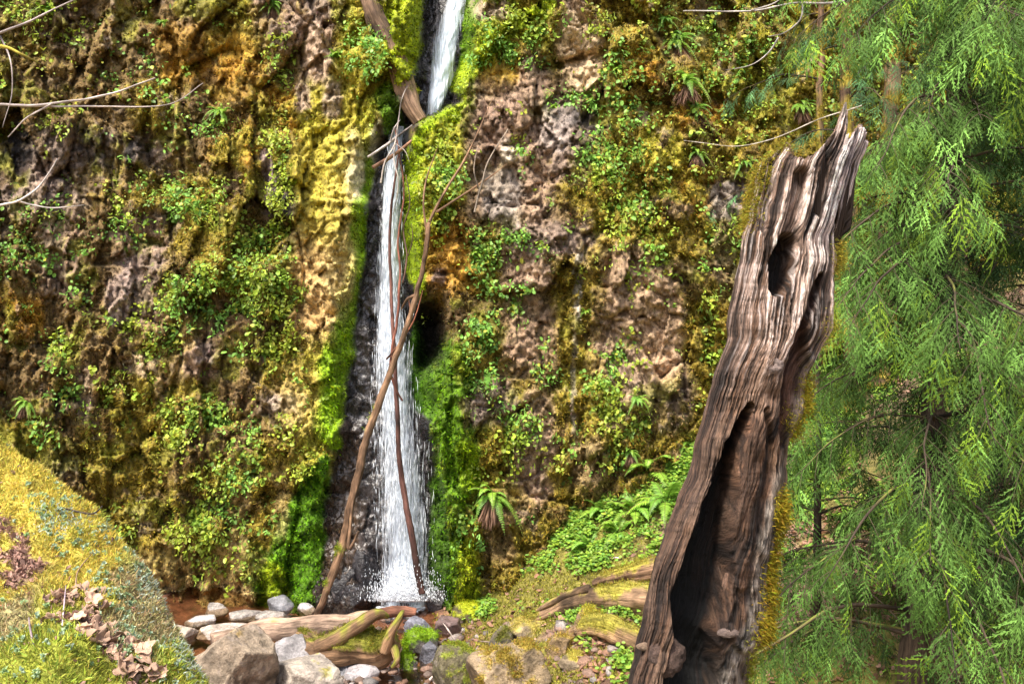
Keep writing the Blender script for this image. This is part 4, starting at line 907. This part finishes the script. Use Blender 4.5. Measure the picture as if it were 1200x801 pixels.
def dead_leaf_mesh(seed):
    rs = np.random.RandomState(seed); na, nr_ = 40, 7; th = np.linspace(-math.pi, math.pi, na, endpoint=False)
    lob = .55+.20*np.abs(np.cos(th*2.5))**.8+.10*np.cos(th)+.05*rs.normal(0, 1, na)
    rr = np.linspace(.02, 1, nr_)[:, None]; x = rr*lob*np.sin(th); y = rr*lob*np.cos(th)*1.1
    z = rs.uniform(.5, 1.1)*(x**2)*1.1+rs.uniform(-.9, .9)*y**2+.12*np.sin(th*5+seed)*rr**2+.10*fbm(V3(x*4, y*4, 0*x), 2, seed)
    V = V3(x, y, z).reshape(-1, 3); st = []
    c = np.array([.46, .30, .21])*(1+.4*fbm(V*4, 3, seed))[:, None]*rs.uniform(.75, 1.25)
    o = mk('curled_dead_leaf', V, gridfaces(nr_, na, True), M['dead'], col=np.clip(c, .02, 1))
    sol = o.modifiers.new('thickness', 'SOLIDIFY'); sol.thickness = .02
    return o
LP_ = [(88, 700), (104, 708), (78, 716), (96, 722), (112, 728), (86, 738), (104, 742), (120, 716), (70, 728), (92, 752), (128, 738), (112, 756), (136, 754), (150, 770), (160, 786), (142, 788), (168, 798), (126, 776), (98, 692), (66, 708), (154, 800), (176, 806), (116, 694), (108, 770)]
LP_ += [(u+R.normal(0, 9), v+R.normal(0, 7)) for u, v in LP_]
lp = [dead_leaf_mesh(400+k) for k in range(4)]
for k, (u, v) in enumerate(LP_):
    o = lp[k] if k < 4 else lp[k % 4].copy()
    if k >= 4: COL.objects.link(o)
    p, n = bank_at(u, v, .012+.012*R.rand()); o.location = p
    q = Vector(n+R.normal(0, .5, 3)).to_track_quat('Z', 'Y').to_euler(); o.rotation_euler = q; o.rotation_euler.rotate_axis('Z', R.uniform(0, 6)); o.scale = (R.uniform(.018, .040),)*3
    tag(o, 'curled pinkish brown dead leaf in the heap on the near mossy bank', 'dead leaf', 'dead leaves heaped on the near bank')
def bank_stick(label, path, r, base, seed):
    pts = []
    for (u, v, h) in path: pts.append(bank_at(u, v, h)[0])
    log('bare_twig', label, 'twig', pts, [r, r*.9, r*.5], base, None, 0, 40, 7, .15, seed, .01)
bank_stick('short pale twig standing in the moss low on the near bank', [(33, 790, .0), (32, 765, .03), (33, 748, .05)], .004, (.5, .38, .38), 71)
bank_stick('brown twig lying on the near bank above the dead leaves', [(84, 690, .01), (92, 668, .02), (104, 650, .02)], .003, (.4, .26, .16), 72)
bank_stick('dark forked twig poking out over the edge of the near bank', [(70, 600, .01), (100, 606, .03), (112, 606, .06)], .004, (.16, .12, .10), 73)
bank_stick('thin lilac stalk leaning beside the dead leaves', [(68, 742, .0), (70, 720, .03), (71, 704, .05)], .0025, (.5, .38, .42), 74)

# ================================================================ THE DEAD SNAG
def snag():
    Y0 = 3.5; root = empty('dead_snag', (0, 0, 0)); 
    tag(root, 'tall hollow weathered tree snag with a jagged top leaning in the foreground', 'dead tree')
    Lv = [100, 120, 150, 170, 188, 213, 244, 275, 318, 362, 406, 450, 476, 523, 569, 615, 661, 707, 754, 801, 900, 1020]
    Lu = [922, 918, 910, 903, 890, 885, 877, 873, 866, 855, 845, 836, 826, 815, 801, 785, 769, 757, 743, 734, 712, 680]
    Rv = [100, 120, 150, 165, 187, 231, 275, 300, 345, 384, 406, 423, 450, 476, 523, 546, 615, 661, 708, 745, 763, 801, 900, 1020]
    Ru = [1028, 1024, 1020, 1016, 1008, 996, 985, 985, 978, 974, 961, 953, 946, 940, 925, 918, 914, 906, 903, 898, 881, 878, 884, 900]
    nth, nr_ = 420, 520
    th = np.linspace(0, 2*np.pi, nth, endpoint=False)
    s = np.sin(th); fr = np.cos(th)                       # fr > 0 faces the camera side
    # jagged rim as photo height, over s
    xs = [-1, -.92, -.80, -.70, -.60, -.50, -.38, -.24, -.08, .05, .18, .27, .33, .38, .43, .50, .58, .66, .74, .82, .90, 1]
    hs = [205, 190, 176, 169, 172, 180, 186, 183, 186, 176, 165, 150, 126, 121, 128, 160, 163, 156, 150, 149, 156, 168]
    top = np.interp(s, xs, hs)+4*vn(V3(th*14, 0*th, 0*th), 5)+3*vn(V3(th*40, 0*th, 0*th), 6)
    top = np.where(fr < 0, top+10*(-fr)*vn(V3(th*5, 0*th, 0*th), 8)+18*(-fr)*(s < .2), top)
    j = np.linspace(0, 1, nr_)[:, None]; v = 1020+(top[None]-1020)*j
    L = interp(v, Lv, Lu); Rr = interp(v, Rv, Ru); cu = (L+Rr)/2; hw = (Rr-L)/2
    wob = 4*fbm(V3(v/40, 0*v+th*0, th[None]*0+0*v), 3, 3)
    u = cu+hw*s+1.5*wob
    sc = Y0/F; dep = hw*sc*.95
    inner = 1-np.abs(s)[None]**6
    front = np.clip(fr, 0, 1)[None]**.5
    def bd(path, wd, soft=.35, jit=4.):
        best = np.zeros_like(v); n = jit*fbm(V3(u/16, v/34, 0*u), 3, 99)
        for k in range(len(path)-1):
            p, q = np.array(path[k], float), np.array(path[k+1], float); d = q-p
            t = np.clip(((u-p[0])*d[0]+(v-p[1])*d[1])/(d@d), 0, 1); dist = np.hypot(u-p[0]-t*d[0], v-p[1]-t*d[1])+n; w = lerp(wd[k], wd[k+1], t)
            best = np.maximum(best, sst(w*(1+soft), w*(1-soft), dist))
        return best*front
    cav = bd([(880, 476), (858, 523), (848, 569), (839, 615), (831, 661), (822, 707), (815, 754), (812, 801), (800, 900), (790, 1000)], [5, 9, 14, 20, 27, 30, 24, 32, 40, 40], .18)
    cav2 = bd([(925, 285), (918, 310), (913, 335)], [11, 15, 9], .3); cav3 = bd([(938, 205), (934, 240), (927, 280)], [7, 8, 10], .5)
    gro = bd([(962, 322), (950, 360), (937, 400), (930, 440), (925, 476), (918, 520)], [3, 5, 8, 13, 10, 4], .4)
    gro2 = bd([(898, 480), (902, 540), (893, 600), (880, 660)], [3, 5, 5, 3], .6)
    gro3 = bd([(905, 190), (898, 240), (892, 270)], [4, 5, 3], .7)+bd([(972, 160), (968, 200), (960, 250)], [4, 5, 3], .7)
    bark = bd([(950, 420), (938, 470), (925, 530), (908, 600), (900, 650), (893, 700), (885, 735), (868, 770), (860, 830)], [9, 10, 9, 13, 14, 14, 12, 16, 18], .35)
    rib = bd([(888, 500), (880, 560), (875, 620), (868, 680)], [12, 14, 14, 10], .5)
    burl = bd([(903, 425), (908, 440)], [20, 18], .8)+.6*bd([(890, 378), (893, 385)], [12, 10], .8)+.8*bd([(893, 262), (890, 290)], [13, 12], .9)
    loop = bd([(857, 735), (862, 752), (872, 760), (885, 752)], [4, 4, 4, 4], .6)
    hgt = v/34.
    def pinch(a_, b_, r_, k_): return k_*(u-a_)/hw*np.exp(-(((u-a_)/r_)**2+((v-b_)/(r_*1.6))**2))
    pin = pinch(905, 430, 26, .9)+pinch(781, 768, 30, .9)+pinch(857, 685, 22, .7)+pinch(893, 380, 20, .6)+pinch(893, 275, 24, .7)+pinch(980, 240, 20, .6)+pinch(825, 560, 22, .5)
    g = V3(s*2.2+fr*.7, hgt*.12+0*s, fr*1.6+0*hgt)        # grain space, stretched along the stem
    sw = pin+.16*fbm(V3(u/60, v/60, 0*u), 3, 71)
    st1 = fbm(V3((u/hw*.0+s*6.5)+sw*3+0*v, hgt*.30, fr*3+0*v), 5, 72, .6); st2 = fbm(V3(s*26+sw*8+0*v, hgt*.55, fr*9+0*v), 4, 73, .6)
    st1 = st1*1.5; st2 = st2*1.9
    chk = fbm(V3(u/22, v/2.6, 0*u), 3, 74)                # fine cross checks
    lump = fbm(V3(u/26, v/40, fr*1.+0*v), 3, 75)
    d = -(.011*st1+.008*st2+.030*lump)+.25*cav+.15*cav2+.06*cav3+.10*gro+.05*gro2+.05*gro3-.025*bark*(1+.0*v)-.03*rib*(1-cav)-.04*burl-.025*loop+.004*chk
    crk = np.clip(1-np.abs(vn(V3(s*15+sw*4+0*v, hgt*.16, fr*5+0*v), 61))*9, 0, 1)*sst(-.1, .2, fbm(V3(u/30, v/50, 0*u), 2, 62))+.7*np.clip(1-np.abs(vn(V3(s*38+sw*7+0*v, hgt*.4, fr*12+0*v), 63))*6, 0, 1)*sst(-.15, .15, fbm(V3(u/20, v/30, 0*u), 2, 64))
    d = d+.020*crk
    d = d+.02*bark*np.abs(vn(V3(u/5., v/16, 0*u), 76))
    fl = np.clip(fr, -1, 1)
    Yv = Y0-dep*fl+d*np.where(fr > 0, front, .6)
    edge = (1-np.abs(fl))
    u = u+(st1*3.0+lump*3)*edge*np.sign(s)
    Yr = Y0-dep*fl
    X = (u-U0)/F*Yr; Z = CZ-(v-V0)/F*Yr
    W = V3(X, Yv, Z)
    # inner skin of the hollow top: go in and down
    rings = []
    cx = ((L+Rr)/2-U0)/F*Y0
    for q, (ins, dn) in enumerate([(.10, .004), (.16, .03), (.24, .12), (.34, .28), (.6, .42), (.95, .46)]):
        Wt = W[-1].copy(); c = np.stack([np.interp(V0-(Wt[:, 2]-CZ)*F/Yr[-1], Lv[:5], (np.array(Lu[:5])+np.array(Ru[:5]))/2), 0*s, 0*s], -1)
        ctr = V3((c[:, 0]-U0)/F*Y0, np.full(nth, Y0), Wt[:, 2]); n_ = lerp(Wt, ctr, ins); n_[:, 2] -= dn*(1+.3*vn(V3(th*8, 0*th+q, 0*th), 9)); rings.append(n_)
    VV_ = np.concatenate([W, np.stack(rings)]); ntot = len(VV_)
    # colours
    brown = np.array([.25, .145, .09]); pale = np.array([.55, .42, .35]); char = np.array([.018, .014, .014]); silver = np.array([.60, .52, .53]); orange = np.array([.22, .10, .045]); greyb = np.array([.30, .28, .25])
    C = np.broadcast_to(brown, v.shape+(3,)).copy()
    up = sst(520, 330, v); rt = sst(-.5, .5, s)[None]
    C = lerp(C, pale, (np.clip(up*sst(-.15, .30, st1+.3*lump+.15*rt), 0, 1)*.8)[..., None])
    C = lerp(C, np.array([.33, .22, .15]), (sst(.0, .4, st1)*(1-up)*.8)[..., None])
    C = lerp(C, silver, (np.clip(sst(.35, .75, s[None]+.35*st1)*sst(360, 230, v), 0, 1)*.85)[..., None])  # silver-grey wood, with the reflection on its upper right painted in
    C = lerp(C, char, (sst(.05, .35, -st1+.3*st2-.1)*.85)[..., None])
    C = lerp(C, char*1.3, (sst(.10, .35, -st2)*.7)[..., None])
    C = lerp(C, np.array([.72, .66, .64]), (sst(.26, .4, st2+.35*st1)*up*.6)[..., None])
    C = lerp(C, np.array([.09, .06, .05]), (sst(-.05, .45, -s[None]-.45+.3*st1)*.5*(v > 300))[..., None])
    C = lerp(C, orange*(1+.6*st2[..., None]), np.clip(rib*.4*sst(-.3, .3, st1+.2), 0, 1)[..., None])
    C = lerp(C, greyb*(1+1.2*vn(V3(u/5., v/12, 0*u), 78))[..., None], (bark*.95)[..., None])
    C = C*(1-.85*np.clip(crk, 0, 1))[..., None]
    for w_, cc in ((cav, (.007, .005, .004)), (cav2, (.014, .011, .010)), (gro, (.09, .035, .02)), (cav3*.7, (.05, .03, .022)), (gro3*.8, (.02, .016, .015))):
        C = lerp(C, np.array(cc)*(1+1.5*np.clip(st1, 0, 1)[..., None]), np.clip(w_, 0, 1)[..., None])
    C = lerp(C, np.array([.30, .24, .08]), (sst(.2, .4, fbm(V3(u/20, v/20, 0*u), 3, 79))*(fr < 0)[None]*.8)[..., None])
    C = C*(1+.45*chk[..., None]*sst(-.2, .6, -s[None]+.2)[..., None])
    Ci = np.broadcast_to(np.array([.05, .03, .02]), (len(rings), nth, 3)).copy(); Ci[0] = (.26, .17, .12); Ci[1] = (.16, .10, .07)
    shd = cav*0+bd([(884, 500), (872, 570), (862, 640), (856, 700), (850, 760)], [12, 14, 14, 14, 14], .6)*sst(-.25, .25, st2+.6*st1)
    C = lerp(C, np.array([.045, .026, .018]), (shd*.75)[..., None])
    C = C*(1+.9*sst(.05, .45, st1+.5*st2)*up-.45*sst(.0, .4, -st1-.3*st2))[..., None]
    C = C*np.array([.82, .77, .74])
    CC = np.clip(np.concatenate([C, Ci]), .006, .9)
    gg = np.concatenate([g, np.repeat(g[-1:], len(rings), 0)])
    Fq = gridfaces(ntot, nth, True)
    off = np.array([P(810, 900, Y0)[0], Y0, 2.2]); root.location = off
    Vf = VV_.reshape(-1, 3)-off
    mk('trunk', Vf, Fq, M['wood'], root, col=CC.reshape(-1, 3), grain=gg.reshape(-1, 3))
    # knots
    def knot(u_, v_, ru, rv, c, seed, push=.0, hole=True):
        V, Fc = ico(5); Vk = V.copy(); r = 1+.18*fbm(V*2.5+seed, 3, seed)+.05*np.abs(vn(V*9, seed+2))
        rad = np.hypot(V[:, 0], V[:, 2])
        if hole: r = r-.55*np.exp(-(((V[:, 0]+.25)**2+(V[:, 2]-.15)**2)/.10))*(V[:, 1] < 0)
        Vk = V*r[:, None]*np.array([ru*sc, min(ru, rv)*sc*.8, rv*sc])
        kk = np.argmin((u[:, fr > 0]-u_)**2+(v[:, fr > 0]-v_)**2); y = Yv[:, fr > 0].ravel()[kk]
        o3 = P(u_, v_, y+push)
        cc = np.array(c)*(1+.6*fbm(V*4+seed, 3, seed+1)+.2*np.sin(rad*17+7*fbm(V*2, 3, seed)))[:, None]
        mk('knot', Vk+o3-off, Fc, M['wood'], root, col=np.clip(cc, .01, .8), grain=V*.6)
    knot(781, 768, 20, 22, (.11, .07, .055), 501, .045); knot(760, 757, 14, 5, (.32, .22, .15), 505, .02, False)
    knot(856, 684, 9, 14, (.22, .13, .09), 502, .0); knot(906, 428, 11, 10, (.33, .25, .22), 503, .01); knot(853, 741, 12, 5, (.26, .19, .16), 504, .0, False)
    # moss fringes
    gold = (.25, .21, .028)
    Wl = W.reshape(-1, 3)-off; nr3 = nrm(V3(np.broadcast_to(s[None], v.shape), np.broadcast_to(-fr[None], v.shape), 0*v)).reshape(-1, 3)
    uf, vf, sf, ff = u.ravel(), v.ravel(), np.broadcast_to(s[None], v.shape).ravel(), np.broadcast_to(fr[None], v.shape).ravel()
    for (pa, cnt, ln, cl) in [([(903, 186, 9, 8), (893, 205, 9, 16), (882, 235, 10, 18), (877, 255, 6, 12)], 3000, .035, gold), ([(917, 170, 9, 5)], 500, .02, gold), ([(990, 124, 5, 4)], 120, .014, gold),
                              ([(985, 292, 8, 8), (984, 310, 6, 14)], 1300, .028, gold), ([(972, 385, 7, 22)], 500, .022, (.30, .26, .03)), ([(944, 470, 5, 26), (930, 505, 4, 20)], 1800, .032, (.26, .22, .02)),
                              ([(912, 600, 5, 20), (914, 640, 6, 22), (903, 690, 8, 26), (897, 735, 10, 16), (905, 660, 4, 14)], 4800, .042, (.27, .21, .02)), ([(878, 775, 4, 26)], 900, .026, (.2, .2, .02))]:
        w_ = np.zeros(len(uf))
        for (a, b, ra, rb) in pa: w_ = np.maximum(w_, np.exp(-(((uf-a)/ra)**2+((vf-b)/rb)**2)))
        w_ = np.where(w_ > .08, w_, 0)
        fuzz_on(root, Wl, nr3, w_, cl, int(cnt*2.4), ln*.45, ln*.085, up=(0, 0, -.45))
snag()

# ================================================================ CONIFERS
def spray_template(seed):
    rs = np.random.RandomState(seed); n = rs.randint(8, 13); V = []; Fc = []; C = []
    def dia(a, b, w, c):
        a = np.array(a, float); b = np.array(b, float); d = b-a; p = np.array([-d[1], d[0], 0]); p = p/np.linalg.norm(p)*w; k = len(V)
        m = a+d*.45; V.extend([a, m+p, b, m-p]); Fc.append((k, k+1, k+2, k+3)); C.extend([c]*4)
    bend = rs.uniform(-.25, .25)
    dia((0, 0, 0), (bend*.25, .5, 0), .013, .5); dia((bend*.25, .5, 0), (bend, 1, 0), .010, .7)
    for k in range(n):
        if rs.rand() < .12: continue
        t = .08+.86*(k+rs.uniform(-.3, .3))/(n-1); t = min(max(t, .04), .95); s = 1 if k % 2 else -1; L = (.50*min(1, .5+t*1.8)*(1-t)**.65+.07)*rs.uniform(.65, 1.2); an = rs.uniform(.75, 1.05)
        d = np.array([s*math.cos(an), math.sin(an), 0]); a = np.array([bend*t*t, t, 0]); b = a+d*L; z0 = rs.uniform(-.08, .08); cc = rs.uniform(.75, 1.1)
        k0 = len(V); dia(a, b, .014, cc)
        q = max(2, int(L/.075))
        for m in range(q):
            tt = (m+.6)/q; 
            for ss in (-1, 1):
                if rs.rand() < .15: continue
                ls = .10*(1-tt*.6)*(L/.4)**.4*rs.uniform(.5, 1.3); ang = math.atan2(d[1], d[0])+ss*rs.uniform(.4, .75); dd = np.array([math.cos(ang), math.sin(ang), 0]); p = a+d*L*(tt+rs.uniform(-.05, .05)); dia(p, p+dd*ls, .0125, cc*rs.uniform(.9, 1.25))
        for w in range(k0, len(V)): V[w] = V[w]+np.array([0, 0, z0*L*4*abs(V[w][0]-a[0])])
    V = np.array(V); V[:, 2] += -rs.uniform(.3, .7)*V[:, 1]**2-rs.uniform(.3, .9)*np.abs(V[:, 0])**1.3
    return V, np.array(Fc), np.array(C)
SPT = [spray_template(900+k) for k in range(9)]; print('spray quads', [len(s[1]) for s in SPT])
def conifer(label, base, top, r0, zr, nb, Lb, seed, col=(.12, .235, .045), nsp=1.2, barkc=(.055, .038, .026), moss=None, group='conifers on the right slope', name='conifer_tree', ntw=13, azc=None):
    rs = np.random.RandomState(seed); root = empty(name, base); tag(root, label, 'tree', group)
    base = np.array(base, float); top = np.array(top, float)
    path = [np.zeros(3), (top-base)*.33+rs.normal(0, .05, 3), (top-base)*.66+rs.normal(0, .05, 3), top-base]
    V, Fc, nor, g = tube(path, [r0*1.25, r0, r0*.75, r0*.3], 120, 18, .1, seed, .03, .1); c, w = woodcol(V, nor*0+np.array([0, 0, .5]), barkc, moss, .35, seed, .6)
    mk('trunk', V, Fc, M['bark'], root, col=c, grain=g)
    if moss is not None: fuzz_on(root, V, nor, w+.05, moss, 2500, .05, .012)
    pos = []; D = []; Nn = []; Sc = []; tone = []; B = Batch()
    ctr = cr(path, 60); az0 = rs.uniform(0, 6)
    for b in range(nb):
        z = lerp(zr[0], zr[1], (b+.5)/nb)-base[2]; k = np.argmin(np.abs(ctr[:, 2]-z)); p0 = ctr[k]
        az = az0+b*2.39996+rs.uniform(-.3, .3)
        if azc is not None and rs.rand() < .5: az = azc+rs.uniform(-1.1, 1.1)
        L = Lb*rs.uniform(.65, 1.15)*(1-.45*(b/nb)**1.5); h = np.array([math.cos(az), math.sin(az), 0]); dr = rs.uniform(.15, .42)
        q = [p0, p0+h*L*.35+np.array([0, 0, .06*L]), p0+h*L*.7+np.array([0, 0, -.25*dr*L]), p0+h*L+np.array([0, 0, -dr*L])]
        Vb, Fb, nb_, gb = tube(q, [.011*L, .007*L, .0045*L, .002], 22, 6, .1, seed+b, .04)
        cb, _ = woodcol(Vb, nb_, (.06, .042, .028), moss if moss is not None else (.16, .17, .03), -.05, seed+b); B.add(Vb, Fb, cb)
        cc = cr(q, 40); T = nrm(np.gradient(cc, axis=0))
        for m in range(ntw):
            t = .18+.82*(m+rs.rand())/ntw; i = min(int(t*39), 39); sd = 1 if m % 2 else -1
            side = np.cross(T[i], [0, 0, 1.])*sd; dd = nrm(T[i]*.8+side*.9+np.array([0, 0, -.22-.3*rs.rand()])); lt = (.22+.40*(1-t))*Lb*.42*rs.uniform(.7, 1.2)
            Vt, Ft, nt_, gt = tube([cc[i], cc[i]+dd*lt*.5, cc[i]+dd*lt+np.array([0, 0, -.18*lt])], [.003, .0025, .0015], 6, 4, 0, 1); B.add(Vt, Ft, np.array([[.07, .055, .03]]))
            ns = max(3, int(lt/.07*nsp))
            for e in range(ns):
                f = (e+.5)/ns; pe = cc[i]+dd*lt*f+np.array([0, 0, -.18*lt*f*f]); s2 = np.cross(dd, [0, 0, 1.])*(1 if e % 2 else -1)
                pos.append(pe); dv = nrm(dd*.9+s2*.75*(1-f)+np.array([0, 0, -.10-.45*rs.rand()])+rs.normal(0, .15, 3)); D.append(dv)
                Nn.append(nrm(np.array([0, 0, 1.])+rs.normal(0, .28, 3)+np.array([0, -.25, 0]))); Sc.append(rs.uniform(.15, .34)); tone.append(t*.5+f*.5)
    mk_ = B.build('limbs', M['bark'], root)
    pos, D, Nn, Sc, tone = map(np.array, (pos, D, Nn, Sc, tone)); m = len(pos); print(label[:20], 'sprays', m)
    c = np.array(col)[None]*(rs.uniform(.35, 1.0, (m, 1))**1.2*1.5)*(.2+1.45*tone[:, None]**1.7); yl = rs.rand(m) < .18; c[yl] = c[yl]*np.array([1.35, 1.12, .55])  # tips lighter as new growth; self-shade of the inner crown painted in
    Bc = Batch(); kind = rs.randint(0, len(SPT), m)
    for q_ in range(len(SPT)):
        w_ = kind == q_
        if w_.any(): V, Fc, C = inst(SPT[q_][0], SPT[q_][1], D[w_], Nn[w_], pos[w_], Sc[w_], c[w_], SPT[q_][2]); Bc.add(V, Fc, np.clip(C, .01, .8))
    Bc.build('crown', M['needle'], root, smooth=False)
def gz(x, y): return float(terr(np.array([x]), np.array([y]))[0])
conifer('large feathery conifer with drooping green sprays right of the snag', (3.0, 6.1, gz(3.0, 6.1)), (4.0, 6.4, 10.5), .085, (1.9, 8.8), 88, 1.7, 21, azc=math.pi+.7)
conifer('bushy blue-green conifer at the right edge of the picture', (4.9, 7.2, gz(4.9, 7.2)), (5.1, 7.3, 11), .10, (2.2, 9.), 64, 1.75, 22, col=(.095, .20, .06), azc=math.pi)
conifer('low conifer sapling in front of the leaf litter at bottom right', (2.75, 7.3, gz(2.75, 7.3)), (2.8, 7.35, 4.1), .04, (1.4, 4.0), 30, 1.2, 23, col=(.10, .21, .045), ntw=9)
GOLD = (.30, .24, .03)
for (u, v, Y, ut, r, l, sd) in [(1000, 330, 11.6, 992, .10, 'thin mossy trunked tree behind the snag tip', 31), (1030, 330, 11.9, 1062, .13, 'golden mossy tree leaning right behind the conifer', 32), (1125, 330, 11.8, 1110, .09, 'slender mossy tree behind the right edge conifer', 33), (955, 300, 12.4, 968, .06, 'thin dark stemmed tree against the wall left of the snag tip', 34)]:
    a = P(u, v, Y); a[2] = gz(a[0], a[1]); b = P(ut, -200, Y)
    conifer(l, a, b, r, (6.0, 10.5), 9, 1.5, sd, col=(.12, .26, .10), barkc=(.20, .12, .07), moss=GOLD, group='mossy trees behind the conifer', name='mossy_tree', ntw=7)
# ================================================================ CAMERA, LIGHT
cam = bpy.data.cameras.new('camera'); co = bpy.data.objects.new('camera', cam); COL.objects.link(co)
cam.sensor_width = 36; cam.lens = 28; co.location = (0, 0, CZ); co.rotation_euler = (math.pi/2, 0, 0); cam.clip_start = .05; cam.clip_end = 600
SC.camera = co
w = bpy.data.worlds.new('World'); SC.world = w; w.use_nodes = True
nt = w.node_tree; bg = nt.nodes['Background']; sky = nt.nodes.new('ShaderNodeTexSky'); sky.sky_type = 'NISHITA'; sky.sun_disc = False
EL, AZ = math.radians(60), math.radians(212)      # sun behind the camera's left shoulder, high
sky.sun_elevation = EL; sky.sun_rotation = AZ; sky.air_density = 1.0; sky.dust_density = 4.; sky.ozone_density = .6
nt.links.new(sky.outputs[0], bg.inputs[0]); bg.inputs[1].default_value = .08
sun = bpy.data.lights.new('sun', 'SUN'); sun.energy = 1.5; sun.angle = math.radians(10); sun.color = (1, .94, .83)
so = bpy.data.objects.new('sun', sun); COL.objects.link(so)
sd = Vector((math.sin(AZ)*math.cos(EL), math.cos(AZ)*math.cos(EL), math.sin(EL)))   # towards the sun
so.rotation_euler = sd.to_track_quat('Z', 'Y').to_euler()
SC.view_settings.view_transform = 'Standard'; SC.view_settings.look = 'None'; SC.view_settings.gamma = 1; SC.view_settings.exposure = 2.15
SC.render.engine = 'CYCLES'
SC.cycles.max_bounces = 6; SC.cycles.transparent_max_bounces = 12
